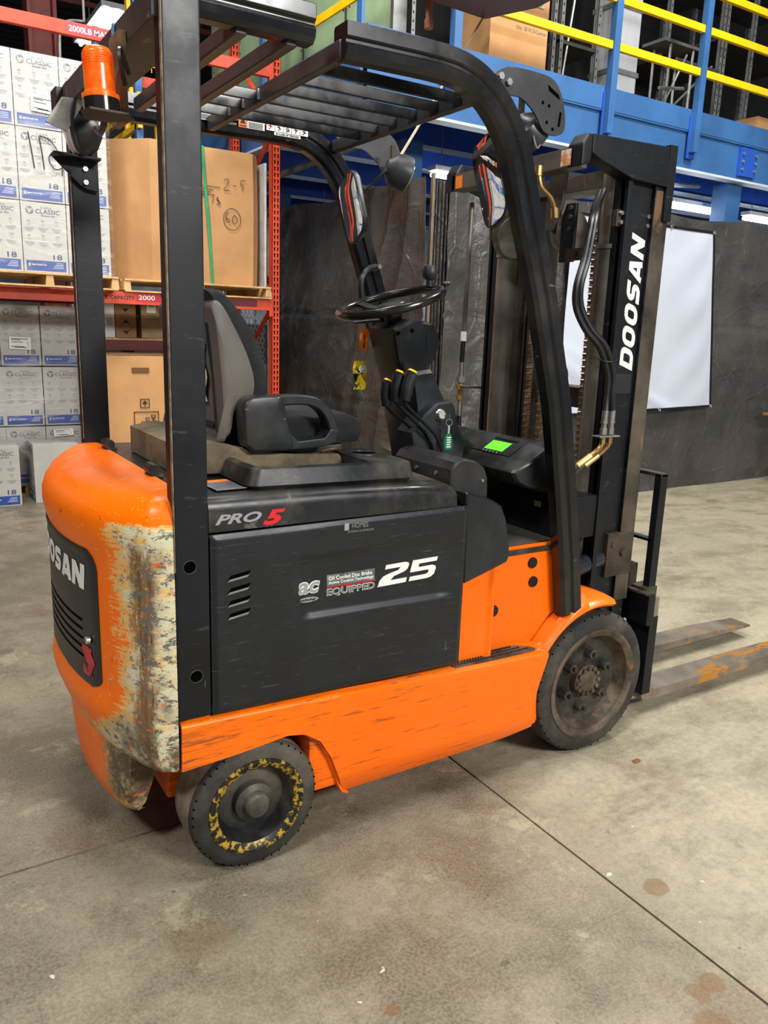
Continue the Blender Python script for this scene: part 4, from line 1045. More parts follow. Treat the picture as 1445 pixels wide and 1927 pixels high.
tx = MB(); put_text(tx, 'IN CASE OF TIPOVER', (1.268, yd_-.002, 2.1600), X, Z, .09, .006, .01); tx.build('decal_print', MBINK, F)

# ---- beacon and its bracket
bc = Vector((.484, 2.03, 1.957))
lean = Vector((-.03, .06, 1)).normalized()
be = MB().lathe(bc, lean, [(0, 0), (.040, 0), (.040, .006), (.040, .030), (.036, .034), (0, .034)], 28).build('beacon_base', M('black_chrome', (60, 56, 50), .15, .7), F, ang=30)
t = NT('amber_lens'); t.b.inputs['Transmission Weight'].default_value = .35
t.b.inputs['Emission Color'].default_value = lin((255, 96, 0)); t.b.inputs['Emission Strength'].default_value = .12
MAMB = t.done(t.mix(t.ramp(t.noise(t.mp(), 30, 3), .4, .6), lin((255, 102, 6)), lin((255, 128, 24))), .26, 0, .4)
pr = [(.0, .030), (.041, .030), (.0415, .040), (.034, .046), (.0335, .078), (.0335, .10)]
for k in range(5): pr += [(.0335, .10+.005*k), (.0345, .1025+.005*k)]
pr += [(.033, .128), (.028, .137), (.018, .141), (0, .141)]
MB().lathe(bc, lean, pr, 32).build('amber_lens', MAMB, be, ang=40)
MB().cyl(bc+lean*.04, bc+lean*.11, .008).build('flash_tube', M('flash_reflector', (255, 190, 90), .3), be)
MB().prism([(.44, 1.955), (.525, 1.955), (.55, 2.00), (.50, 2.06), (.45, 2.06), (.43, 2.0)], 'z', 1.947, 1.953).build('beacon_plate', MTAR, F, bevel=.002)
MB().box(.532, .550, 2.05, 2.14, 1.953, 2.15).build('beacon_bracket', M('rust_streaked_bracket', (140, 112, 84), .55, .3, .3, 16, .1), F, bevel=.002)
MB().tube(smoothpath([(.545, 2.02, 2.05), (.52, 1.99, 2.09), (.515, 1.975, 2.06), (.53, 2.0, 2.02)], 5), .006, 6).build('beacon_cable', MHOSE, F)
MB().tube(smoothpath([(.49, 2.03, 1.99), (.50, 2.08, 1.955), (.51, 2.16, 1.945), (.52, 2.25, 1.97)], 5), .008, 6).build('beacon_cable', MHOSE, F)
# ---- rear work light on the far post
wl = MB().lathe((.60, 2.755, 2.06), Vector((-.86, .05, -.30)), [(0, -.045), (.03, -.045), (.058, -.02), (.068, .01), (.068, .035), (.062, .04), (0, .04)], 24).build('rear_work_light', MPLAS, F, ang=30)
MB().lathe((.60, 2.755, 2.06), Vector((-.86, .05, -.30)), [(0, .0405), (.058, .0405), (.05, .052), (0, .056)], 24).build('light_lens', M('light_lens', (214, 214, 206), .15, 0, .1, 12), wl)
MB().prism([(.471, 2.054), (.52, 2.128), (.589, 2.132), (.53, 2.035)], 'y', 2.655, 2.665).build('light_hood', M('scratched_chrome_hood', (190, 186, 176), .3, .5, .2, 14), F, bevel=.002)
MB().tube(smoothpath([(.60, 2.68, 2.14), (.56, 2.66, 2.135), (.545, 2.66, 2.06), (.56, 2.67, 2.0), (.585, 2.69, 1.985)], 5), .0075, 8).build('light_yoke', MPLAS, F)
MB().prism([(.505, 1.99), (.645, 1.986), (.645, 1.895), (.61, 1.90), (.59, 1.91)], 'y', 2.795, 2.803).build('light_bracket', MBLK, F, bevel=.002)
MB().prism([(.505, 1.985), (.645, 1.982), (.645, 1.99), (.505, 1.994)], 'y', 2.74, 2.80).build('light_bracket', MBLK, F, bevel=.002)
for x, z in ((.606, 1.96), (.606, 1.92)): MB().cyl((x, 2.795, z), (x, 2.786, z), .0085, n=6).build('bolt', MSTEEL, F)
MB().box(.53, .60, 2.80, 2.88, 2.12, 2.19).build('rail_end_cap', MBLK, F, bevel=.004)

# ---- hood, side panel, decals
hy = [(YN+.003, .990), (YN+.003, 1.040), (YN+.006, 1.056), (YN+.016, 1.068), (YN+.035, 1.074), (YM-.2, 1.083)]
hy = hy+[(MIR(y), z) for y, z in reversed(hy)]
rg = []
for x, dz in ((.602, .004), (.655, .004), (.8, .002), (1.0, 0), (1.25, -.008), (1.40, -.018), (1.425, -.03)):
    y_in = .09 if x < .64 else 0
    rg.append([(x, y+(y_in if y < YM else -y_in), z+(dz if z > 1.03 else 0)) for y, z in hy])
MB().loft(rg).build('hood', MHOOD, F, ang=40)
def panelf(u, v):
    x = .656+.808*u; z0 = .496-.018*u; z1 = .984+.006*u; z = z0+(z1-z0)*v
    d = 0
    # pressed area that carries the lettering
    zl = .735-.02*(x-.9)
    inside = sm(.872, .915, x+max(0, (.79-z))*-.35)*sm(zl-.02, zl+.004, z)*(1-sm(1.36, 1.45, x))
    top = 1-sm(.868+.03*(x-.87), .905+.03*(x-.87), z)
    d = .010*inside*top
    e = min(v/.03, (1-v)/.03, u/.02, (1-u)/.02, 1); d += .006*(1-sm(0, 1, e))
    return Vector((x, YN-.006+d, z))
sp = MB().grid(panelf, 170, 110).build('side_panel', MPANEL, F, ang=60)
MB().box(.66, 1.455, YN+.022, 2.0, .48, .985).build('battery_box', MBLK, F, smooth=False)
for k, z in enumerate((.866, .832, .798, .764)):
    v = MB().prism([(.698, z-.006), (.752, z+.002), (.762, z+.016), (.708, z+.008)], 'y', YN-.0075, YN-.0058).build('vent_slot', MHOLE, sp)
    MB().prism([(.698, z-.008), (.752, z), (.757, z+.006), (.703, z-.002)], 'y', YN-.0085, YN-.0072).build('vent_lip_highlight', MGALV, v)  # pale strip paints the highlight along the slot's inner edge
yt = YN-.0062
def ptext(s, x, z, w, h, mat, name, bold=.0, shear=0.0, par=None, y=None, slope=0.0, sp_=1.0):
    mb = MB(); xd = Vector((1, 0, slope)); put_text(mb, s, (x, y if y is not None else yt+.008, z), xd, Vector((-slope, 0, 1)), w, h, bold, shear, sp_)
    return mb.build(name, mat, par or sp, smooth=False)
ptext('PRO', .671, 1.008, .125, .026, MGRY, 'lettering', .03, .35, F, YN+.0015)
ptext('5', .798, .995, .064, .040, MRED, 'lettering', .05, .35, F, YN+.0010)
tx = MB()
put_text(tx, 'HOMES', (1.060, yt, .962), X, Z, .052, .014, .015)
put_text(tx, 'MATERIALS & HANDLING', (1.046, yt, .950), X, Z, .085, .006, .01)
tx.build('dealer_decal', M('worn_grey_print', (112, 112, 112), .6), sp)
MB().box(1.036, 1.050, yt-.001, yt, .958, .978).build('dealer_mark', MGRY, sp)
ptext('ac', .900, .788, .068, .036, MWHT, 'lettering', .06, .2, None, YN+0.0030); ptext('ac', .902, .790, .064, .032, MGRY, 'lettering', .02, .2, None, YN+0.0020)
MB().lathe((.934, YN+0.0030, .772), (0, -1, 0), [(0, 0), (.03, 0), (.03, .001), (0, .001)], 24).build('oval_badge', MGRY, sp, warp=lambda p: Vector((p.x, p.y, .772+(p.z-.772)*.24)))
ptext('technology', .910, .768, .046, .008, MBINK, 'lettering', .01, .2, None, YN+0.0012)
MB().box(.989, 1.144, YN+0.0026, YN+0.0030, .800, .834).build('decal_ground', M('worn_silver_decal', (112, 114, 116), .5, .1, .35, 18, 0, wear=20, wearc=(50, 52, 55), wth=.6), sp)
ptext('Oil Cooled Disc Brake', .994, .818, .14, .011, MWHT, 'lettering', .012, 0, None, YN+0.0016)
ptext('Active Control Technology', .994, .804, .145, .011, MWHT, 'lettering', .012, 0, None, YN+0.0016)
MB().box(.989, 1.146, YN+0.0016, YN+0.0030, .7965, .799).build('red_rule', MRED, sp)
ptext('EQUIPPED', .990, .770, .155, .024, MWHT, 'lettering', .03, 0, None, YN+0.0024); ptext('EQUIPPED', .9915, .7715, .152, .021, M('decal_black', (40, 42, 45), .5), 'lettering', -.012, 0, None, YN+0.0014)
# numeral 25 drawn as wide italic strokes
def numeral(pts, name): return MB().prism([(1.165+.186*a+.016*b, .776+.062*b+.004*a) for a, b in pts], 'y', YN+0.0010, YN+0.0026).build(name, MWHT, sp, smooth=False)
numeral([(0, .80), (0, 1), (.36, 1), (.42, .95), (.44, .85), (.43, .66), (.39, .56), (.32, .50), (.20, .40), (.15, .22), (.46, .22), (.46, 0), (-.06, 0), (-.05, .28), (.0, .46), (.10, .56), (.26, .66), (.29, .80)], 'numeral_two')
numeral([(.52, 0), (.52, .21), (.82, .21), (.86, .26), (.87, .38), (.83, .43), (.50, .43), (.50, 1), (.98, 1), (.98, .80), (.64, .80), (.64, .62), (.92, .62), (.98, .55), (1.0, .42), (.99, .16), (.94, .04), (.86, 0)], 'numeral_five')
# data plate lying on the hood
dp = MB().obox((.735, 1.965, 1.0845), (.085, .13, .0015), Matrix.Rotation(.05, 3, 'Z')).build('data_plate', M('aluminium_plate', (150, 150, 148), .4, .5), F)
MB().obox((.742, 2.015, 1.0857), (.06, .022, .001), Matrix.Rotation(.05, 3, 'Z')).build('orange_strip', MORLBL, dp)
tx = MB()
for k in range(7): tx.obox((.735, 1.99-.012*k, 1.0857), (.07, .003, .0008), Matrix.Rotation(.05, 3, 'Z'))
tx.build('engraved_lines', MINK, dp)

# ---- orange lower frame (skirt), step, front tower and fender
top = [(.572, .495), (.70, .491), (.82, .487), (.90, .484), (.95, .482), (.99, .480), (1.02, .479), (1.045, .478), (1.062, .477), (1.088, .476), (1.25, .468), (1.5, .459), (1.70, .452), (1.855, .446)]
bot = [(.570, .358), (.70, .366), (.80, .376), (.87, .384), (.925, .374), (.975, .338), (1.012, .275), (1.038, .205), (1.058, .150), (1.085, .136), (1.25, .138), (1.5, .145), (1.70, .153), (1.806, .170)]
def lerp_list(L, t):
    t = t*(len(L)-1); i = min(int(t), len(L)-2); f = t-i
    return (L[i][0]+(L[i+1][0]-L[i][0])*f, L[i][1]+(L[i+1][1]-L[i][1])*f)
def skirt(side):
    def fn(u, v):
        a = lerp_list(bot, u); c = lerp_list(top, u)
        z = a[1]+(c[1]-a[1])*v; x = a[0]+(c[0]-a[0])*sm(0, 1, v) - .02*sin(PI*v)*sm(.85, 1, u)
        y = YN-.006
        y += .035*max(0, (.22-z)/.09)**2 + .022*max(0, (z-(c[1]-.016))/.016)**2
        return Vector((x, y if side < 0 else MIR(y), z))
    return MB().grid(fn, 132, 26)
sk = skirt(-1).build('side_skirt', MORANGE, F, thick=.012, ang=40)
skirt(1).build('side_skirt', MORANGE, F, thick=.012, ang=40)
# arch liner behind the rear wheel cut-out
b = MB(); ap = [lerp_list(bot, t/40) for t in range(0, 28)]
b.loft([[(x, y, z) for x, z in ap] for y in (YN+.008, YN+.05, 2.10)], False, False); b.build('wheel_arch_liner', MORANGE, F, thick=.006)
MB().box(.60, 1.95, 2.08, 2.64, .13, .50).build('chassis', MORANGE, F, bevel=.01)
MB().box(.95, 1.85, YN+.02, 2.1, .16, .46).build('chassis_side_tank', MORANGE, F, bevel=.02)
MB().box(.60, 1.95, MIR(2.1), MIR(YN+.02), .16, .46).build('chassis_side_tank', MORANGE, F, bevel=.02)
MB().box(.566, .70, YN+.05, 2.82, .40, 1.05).build('rear_bulkhead', MBLK, F, smooth=False)
MB().box(.70, 1.45, 2.0, YF-.01, .46, 1.0).build('battery_case', MBLK, F, smooth=False)
MB().box(.655, 1.46, YF-.03, YF, .49, .985).build('side_panel', MPANEL, F, bevel=.006)
# step tread
st_ = MB().prism([(1.46, YN+.010), (1.80, YN+.010), (1.79, YN+.03), (1.755, YN+.060), (1.70, YN+.068), (1.46, YN+.068)], 'z', .452, .462).build('step_tread', M('dirty_step_metal', (92, 80, 66), .7, .2, .35, 14, .3), F)
b = MB()
for i in range(28):
    for j in range(3):
        x = 1.47+.0115*i; y = YN+.018+.018*j
        if x < 1.78-.02*j*1.2: b.lathe((x, y, .462), (0, 0, 1), [(.0045, 0), (.0035, .004), (.002, .0045), (0, .003)], 7)
b.build('grip_dimple', MPLASD, st_, kind='stuff')
# panels of the tower behind the step
def wallf(u, v):
    x = 1.462+.465*u
    y = YN+.035
    y += .030*sm(1.615, 1.640, x) - .014*math.exp(-((x-1.61)/.012)**2)
    zt = .745+.035*sm(1.47, 1.61, x) if x < 1.622 else .800+.012*sm(1.63, 1.68, x)
    z0 = .455+.10*sm(1.80, 1.93, x)
    return Vector((x, y-.02*sm(.0, .12, 1-v)*0, z0+(zt-z0)*v))
MB().grid(wallf, 90, 24).build('step_wall', MORANGE, F, thick=.01, ang=60)
for x, z in ((1.806, .748), (1.815, .680)):
    MB().cyl((x, YN+.066, z), (x, YN+.058, z), .019, n=24).build('rubber_plug', MBLK, F, bevel=.003)
MB().cyl((1.645, YN+.066, .603), (1.645, YN+.056, .603), .020, n=24).build('rubber_plug', MBLK, F, bevel=.003)
MB().cyl((1.472, YN+.036, .632), (1.472, YN+.026, .632), .008, n=12).build('bolt', MBLK, F)
# fender over the front wheel
def fend(u, v):
    a = math.radians(152-84*u); r = .316+.012*sm(.0, .2, 1-u)*0
    yo = YN-.004+.0*u
    y = yo + v*(.21-.03*u)
    rr_ = r - .012*max(0, (.12-v)/.12)**2
    zadd = .012*sm(.0, .5, v)*(1-sm(.5, 1, u)*.5)
    x = 2.095+rr_*cos(a); z = .268+rr_*sin(a)+zadd
    if u > .86: y = yo+.05*((u-.86)/.14)**2*(1-v)+v*(.21-.03*u)
    return Vector((x, y, z))
MB().grid(fend, 60, 14).build('fender', MORANGE, F, thick=.012, ang=40)
def fl_(u, v):
    a = math.radians(152-50*u); r0 = .306; x0 = 2.095+r0*cos(a); z0 = .268+r0*sin(a)
    x1 = 1.79+.235*u; z1 = .456+.155*sm(.12, 1, u)+.02*u
    return Vector((x0+(x1-x0)*v, YN-.002+.04*sm(.1, 1, v)*(1-.3*u), max(z0+(z1-z0)*v, z0)))
MB().grid(fl_, 30, 10).build('fender_gusset', MORANGE, F, thick=.006, ang=50)
# black side moulding between the panel and the step wall
MB().prism([(1.462, 1.03), (1.56, 1.00), (1.605, .975), (1.628, .93), (1.655, .81), (1.645, .785), (1.47, .735)], 'y', YN+.005, YN+.14).build('kick_panel', MPLAS, F, bevel=.012, seg=3)
MB().box(1.43, 1.62, YN+.10, 2.8, .70, 1.02).build('inner_pedestal', MBLK, F, smooth=False)
# floor plate, dash wall
fp = MB().box(1.60, 1.945, YN+.055, MIR(YN+.055), .785, .803).build('floor_plate', MPLASD, F, bevel=.006)
MB().box(1.68, 1.93, YN+.10, 2.5, .803, .809).build('floor_mat', M('dusty_floor_mat', (70, 66, 56), .75, 0, .25, 7, .2), F, bevel=.004)
MB().box(1.60, 1.66, YN+.07, 2.2, .803, .811).build('floor_mat', M('dusty_floor_mat', (70, 66, 56)), F, bevel=.004)
MB().box(1.93, 1.96, YN+.055, MIR(YN+.055), .50, 1.08).build('front_bulkhead', MBLK, F, smooth=False)
MB().box(1.60, 1.95, YN+.09, MIR(YN+.09), .46, .785).build('inner_structure', MBLK, F, smooth=False)
MB().box(1.9275, 1.9295, 2.015, 2.045, .905, .925).build('small_label', M('beige_label', (190, 168, 120), .6), F)

# ---- instrument cowl
def cowl(y, s=1.0):
    P = [(1.727, 1.052), (1.735, 1.062), (1.79, 1.086), (1.86, 1.126), (1.885, 1.140), (1.905, 1.140), (1.925, 1.12), (1.935, .968), (1.86, .978), (1.79, 1.0), (1.75, 1.020)]
    cx, cz = 1.86, 1.06
    return [(cx+(x-cx)*s, y, cz+(z-cz)*s) for x, z in P]
co = MB().loft([cowl(1.940, .80), cowl(1.944, .93), cowl(1.955, 1.0), cowl(2.25), cowl(2.55), cowl(2.80), cowl(2.815, .9)]).build('instrument_cowl', MPLASD, F, ang=28)
sn = Vector((-.47, 0, .88)).normalized()
def cow_pt(s, y, off=0.0): return Vector((1.79+(1.86-1.79)*s, y, 1.086+(1.126-1.086)*s))+Vector((-.4961, 0, .8682))*off
def patch(y0, y1, s0, s1, off, th, name, mat, par):
    c = [cow_pt(s0, y0), cow_pt(s0, y1), cow_pt(s1, y1), cow_pt(s1, y0)]; nn = Vector((-.4961, 0, .8682))
    b = MB(); b.add([p+nn*off for p in c]+[p+nn*(off+th) for p in c], [(3, 2, 1, 0), (4, 5, 6, 7), (0, 1, 5, 4), (1, 2, 6, 5), (2, 3, 7, 6), (3, 0, 4, 7)])
    return b.build(name, mat, par, bevel=.0005)
patch(2.045, 2.25, .05, 1.22, 0, .003, 'display_bezel', MPLAS, co)
patch(2.095, 2.195, .22, .86, .003, .001, 'display_screen', emit('lcd_green', (96, 214, 40), .55), co)
patch(2.08, 2.20, 1.0, 1.12, .003, .004, 'display_visor', MBLK, co)
b = MB()
for k in range(5):
    p = cow_pt(.07, 2.11+.018*k, .004); b.lathe(p, (-.5, 0, .87), [(0, 0), (.004, 0), (.004, .002), (0, .002)], 8)
b.build('button', MGRY, co, kind='stuff')

# ---- steering column, wheel
def colprof(y, pts, s=1.0):
    cx = sum(p[0] for p in pts)/len(pts); cz = sum(p[1] for p in pts)/len(pts)
    return [(cx+(x-cx)*s, y, cz+(z-cz)*s) for x, z in pts]
up = [(1.455, 1.500), (1.52, 1.535), (1.60, 1.530), (1.632, 1.515), (1.650, 1.455), (1.630, 1.40), (1.575, 1.345), (1.51, 1.32), (1.478, 1.40)]
sc1 = MB().loft([colprof(2.27, up, .86), colprof(2.277, up, .96), colprof(2.29, up), colprof(2.43, up), colprof(2.443, up, .96), colprof(2.45, up, .86)]).build('column_housing', MPLASD, F, ang=32)
MB().prism(rrect(1.585, 1.635, 1.44, 1.495, .008), 'y', 2.268, 2.271).build('housing_cap', MPLAS, sc1, bevel=.001)
for x, z in ((1.47, 1.487), (1.525, 1.497)): MB().cyl((x, 2.273, z), (x, 2.268, z), .007).build('screw_hole', MHOLE, sc1)
lo = [(1.52, 1.36), (1.60, 1.37), (1.64, 1.30), (1.69, 1.22), (1.76, 1.13), (1.84, 1.08), (1.86, .80), (1.66, .80), (1.60, 1.0), (1.55, 1.2)]
MB().loft([colprof(2.25, lo, .95), colprof(2.262, lo), colprof(2.46, lo), colprof(2.475, lo, .95)]).build('steering_column', MPLAS, F, ang=32)
kp = [(1.50, 1.16), (1.55, 1.225), (1.60, 1.262), (1.655, 1.268), (1.675, 1.25), (1.70, 1.17), (1.735, 1.10), (1.72, 1.03), (1.53, 1.03)]
MB().loft([colprof(2.205, kp, .90), colprof(2.212, kp, .98), colprof(2.225, kp), colprof(2.30, kp)]).build('key_switch_panel', MPLAS, F, ang=32)
ks = MB().lathe((1.612, 2.207, 1.218), (-.25, -1, .1), [(0, 0), (.021, 0), (.021, .006), (.016, .010), (.016, .02), (.012, .024), (0, .024)], 20).build('key_switch', MSTEEL, F, ang=30)
MB().obox((1.618, 2.175, 1.214), (.004, .026, .018), Matrix.Rotation(.3, 3, 'Z')).build('ignition_key', MSTEEL, ks, bevel=.001)
kf = thing('key_tag', 'green plastic key tag hanging from the ignition key', 'key tag', (1.622, 2.17, 1.19))
MB().torus((1.622, 2.166, 1.197), (.4, 1, 0), .011, .0015, 20, 6).build('key_ring', MSTEEL, kf)
MB().prism([(1.622-.014, 1.150), (1.622-.017, 1.135), (1.622-.017, 1.112), (1.622-.011, 1.104), (1.622+.012, 1.104), (1.622+.018, 1.113), (1.622+.017, 1.138), (1.622+.010, 1.155), (1.622+.003, 1.161), (1.622-.005, 1.160)], 'y', 2.163, 2.168).build('fob', M('green_plastic', (22, 112, 78), .35), kf, bevel=.0015)
MB().box(1.619, 1.625, 2.164, 2.168, 1.158, 1.186).build('fob_stem', M('clear_stem', (170, 180, 176), .3), kf)
tx = MB()
for k in range(5): tx.box(1.614, 1.631-.002*(k % 2), 2.162, 2.163, 1.112+.008*k, 1.116+.008*k)
tx.build('fob_print', MWHT, kf)
wa = Vector((-sin(math.radians(17)), -.02, cos(math.radians(17)))); wc = Vector((1.493, 2.36, 1.588))
sw = MB().torus(wc, wa, .178, .0155, 72, 14).build('steering_wheel_rim', M('glossy_black_rim', (30, 27, 24), .22, 0, .1, 10), F)
e1 = Vector((cos(math.radians(17)), 0, sin(math.radians(17)))); e2 = wa.cross(e1).normalized()
MB().lathe(wc-wa*.03, wa, [(0, -.04), (.03, -.04), (.035, -.01), (.055, 0), (.055, .018), (.045, .028), (0, .030)], 28).build('wheel_hub', MPLAS, sw, ang=35)
for a in (100, 215, 330):
    d = e1*cos(math.radians(a))+e2*sin(math.radians(a))
    MB().sweep([wc-wa*.022+d*.04, wc-wa*.018+d*.10, wc-wa*.004+d*.15, wc+d*.172], [(-.006, -.016), (.006, -.016), (.006, .016), (-.006, .016)], tuple(wa.cross(d))).build('wheel_spoke', MPLAS, sw, bevel=.002)
MB().cyl(wc-wa*.07, wc-wa*.03, .022).cyl((1.525, 2.36, 1.50), wc-wa*.06, .026).build('steering_shaft', MBLK, F)
MB().tube(smoothpath([wc-wa*.06, wc-wa*.05-e1*.05+e2*.06, wc-wa*.045-e1*.10+e2*.10], 4), .007, 8).build('direction_lever', MPLAS, F)
kn = MB().lathe(wc+e1*.165+e2*(-.0)+wa*.0+Vector((0, .0, .012)), (0, 0, 1), [(0, 0), (.012, 0), (.012, .02), (.024, .03), (.028, .05), (.022, .068), (.010, .072), (0, .072)], 18)
kn.build('steering_knob', MPLAS, F, ang=40)
# tags hanging from the column
tg = thing('orange_tag', 'small orange tag hanging behind the steering wheel', 'tag', (1.45, 2.46, 1.49))
MB().obox((1.455, 2.47, 1.46), (.034, .002, .075), Matrix.Rotation(.05, 3, 'Y')).build('tag_sheet', MORLBL, tg)
tx = MB(); put_text(tx, '00100', (1.462, 2.4685, 1.432), Z, -X, .045, .010, .01); tx.build('tag_print', MBINK, tg)
tg = thing('yellow_tag', 'crumpled yellow and black tag hanging left of the steering column', 'tag', (1.45, 2.48, 1.37))
def tf(u, v): return Vector((1.425+.05*u+.008*sin(v*6), 2.48+.008*sin(u*7+v*5), 1.285+.10*v))
MB().grid(tf, 8, 12).build('tag_sheet', M('yellow_black_tag', (240, 208, 30), .45, 0, .1, 20, 0, wear=22, wearc=(18, 18, 16), wth=.53), tg, thick=.001)
tx = MB(); put_text(tx, '4H5', (1.435, 2.466, 1.345), X, Z, .034, .026, .02); tx.build('tag_print', MWHT, tg)

# ---- hydraulic levers
LV = [(2.24, [(1.585, 1.085), (1.569, 1.118), (1.545, 1.155), (1.432, 1.232)], (1.414, 1.25), (1.405, 1.325), 'left'),
      (2.20, [(1.592, 1.085), (1.575, 1.125), (1.548, 1.165), (1.430, 1.262)], (1.424, 1.268), (1.424, 1.355), 'middle'),
      (2.16, [(1.598, 1.085), (1.585, 1.125), (1.562, 1.16), (1.438, 1.262)], (1.436, 1.275), (1.446, 1.360), 'right')]
for y, pth, ka, kb, nm in LV:
    lv = MB().tube([(x, y, z) for x, z in pth]+[(ka[0], y, ka[1])], .0055, 10).build('hydraulic_lever', MBLK, F)
    a = Vector((ka[0], y, ka[1])); d = Vector((kb[0]+.012, y, kb[1]))
    mid = (a+d)/2+Vector((-.004, 0, .004))
    MB().tube([a, a+(mid-a)*.5, mid, mid+(d-mid)*.5, d, d+(d-mid)*.12], [.016, .0195, .020, .021, .022, .013], 14).build('lever_knob', MPLAS, lv)
    MB().tube([d+Vector((0, 0, .006)), d+Vector((.003, 0, .012))], [.017, .014], 14).build('knob_cap', MYEL, lv)
# lever housing with its red knob
hp_ = [(1.452, 1.02), (1.452, 1.085), (1.468, 1.108), (1.50, 1.118), (1.55, 1.108), (1.585, 1.085), (1.602, 1.05), (1.606, .985), (1.52, .985)]
MB().loft([colprof(1.915, hp_, .88), colprof(1.920, hp_, .97), colprof(1.932, hp_), colprof(2.22, hp_), colprof(2.24, hp_, .90), colprof(2.25, hp_, .7)]).build('lever_housing', MPLAS, F, ang=32)
for y in (1.99, 2.10, 2.19): MB().cyl((1.453, y, 1.065), (1.446, y, 1.065), .007, n=8).build('screw', MSTEEL, F)
MB().cyl((1.575, 1.918, 1.045), (1.575, 1.910, 1.045), .005, n=8).build('screw', MSTEEL, F)
MB().lathe((1.520, 1.915, .998), (.12, -1, 0), [(0, 0), (.006, 0), (.006, .022), (.013, .026), (.015, .034), (.013, .040), (0, .042)], 18).build('red_knob', MDRED, F, ang=30)

# ---- storage tray with cup holder beside the seat
def ringz(x0, x1, y0, y1, r, z0, z1): return [(x, y, z0+(z1-z0)*(x-x0)/(x1-x0)) for x, y in rrect(x0, x1, y0, y1, r)]
tray = [ringz(.79, 1.292, 1.895, 2.17, .03, 1.078, 1.066), ringz(.775, 1.305, 1.883, 2.18, .035, 1.09, 1.08), ringz(.79, 1.298, 1.892, 2.17, .035, 1.132, 1.122), ringz(.80, 1.288, 1.902, 2.16, .03, 1.137, 1.127),
        ringz(.815, 1.165, 1.914, 2.15, .028, 1.135, 1.128), ringz(.822, 1.158, 1.922, 2.145, .028, 1.090, 1.088)]
tr = MB().loft(tray).build('storage_tray', MPLASD, F, ang=35)
MB().torus((1.225, 2.06, 1.128), (0, 0, 1), .042, .004, 28, 8).build('cup_holder', MPLAS, tr)
MB().cyl((1.225, 2.06, 1.124), (1.225, 2.06, 1.1285), .04, n=28).build('cup_well', MHOLE, tr)
MB().tube(smoothpath([(1.10, 2.10, 1.135), (1.14, 2.09, 1.142), (1.17, 2.11, 1.136), (1.15, 2.13, 1.135)], 4), .007, 7).build('cable_scrap', M('brown_cable', (84, 52, 36), .5), tr)

# ---- seat
def puff(prof, y0, y1, e=.03, cx=None, cz=None):
    cx = cx or sum(p[0] for p in prof)/len(prof); cz = cz or sum(p[1] for p in prof)/len(prof)
    out = []
    for k in range(6):
        t = k/5; s = 1-.10*(1-t)**2; out.append((y0+e*(1-cos(t*PI/2)), s))
    for k in range(6):
        t = 1-k/5; s = 1-.10*(1-t)**2; out.append((y1-e*(1-cos(t*PI/2)), s))
    out = [(y0-.003, .03), (y0-.002, .5)]+out+[(y1+.002, .5), (y1+.003, .03)]
    return MB().loft([[(cx+(x-cx)*s, y, cz+(z-cz)*s) for x, z in prof] for y, s in out])
shellp = [(p.x, p.y) for p in smoothpath([(.800, 1.17, 0), (.790, 1.35, 0), (.775, 1.50, 0), (.765, 1.545, 0), (.790, 1.560, 0), (.83, 1.50, 0), (.870, 1.42, 0), (.892, 1.345, 0), (.882, 1.290, 0), (.830, 1.255, 0), (.815, 1.19, 0), (.77, 1.165, 0)], 4)]
cush = [(p.x, p.y) for p in smoothpath([(.765, 1.588, 0), (.800, 1.590, 0), (.845, 1.55, 0), (.895, 1.475, 0), (.930, 1.39, 0), (.940, 1.315, 0), (.925, 1.24, 0), (.88, 1.20, 0), (.85, 1.27, 0), (.83, 1.40, 0), (.79, 1.51, 0)], 4)]
sb = puff(shellp, 2.105, 2.60, .035).build('seat_back_shell', MSHELL, F, ang=50)
puff(cush, 2.125, 2.58, .05).build('seat_back_cushion', MFAB, F, ang=60)
# torn cream sticker on the shell's back
b = MB()
def stf(u, v): return Vector((.783-.010*v, 2.20+.16*u+.012*sin(v*11)*(1 if u < .5 else -1), 1.28+.17*v))
b.grid(stf, 8, 10); b.build('torn_sticker', M('cream_torn_sticker', (226, 220, 184), .6, 0, .05, 20, 0, wear=14, wearc=(70, 64, 58), wth=.60), sb, thick=.001)
MB().tube([(.799, 2.165, 1.20), (.789, 2.165, 1.36), (.775, 2.170, 1.50)], .006, 6).build('shell_strip', MPLAS, sb)
MB().tube([(.797, 2.17, 1.215), (.797, 2.50, 1.215)], .009, 6).build('shell_strip', MBLK, sb)
st2 = puff([(.86, 1.185), (.94, 1.245), (1.10, 1.235), (1.20, 1.245), (1.245, 1.225), (1.262, 1.19), (1.245, 1.155), (1.10, 1.145), (.90, 1.14)], 2.12, 2.60, .03).build('seat_cushion', MFAB, F, ang=50)
MB().box(.84, 1.19, 2.13, 2.58, 1.105, 1.150).build('seat_pan', MPLASD, F, bevel=.01)
puff([(.66, 1.09), (.66, 1.17), (.74, 1.185), (.86, 1.155), (1.00, 1.135), (1.16, 1.125), (1.20, 1.085)], 2.08, 2.60, .03).build('seat_suspension', MTAN, F, ang=40)
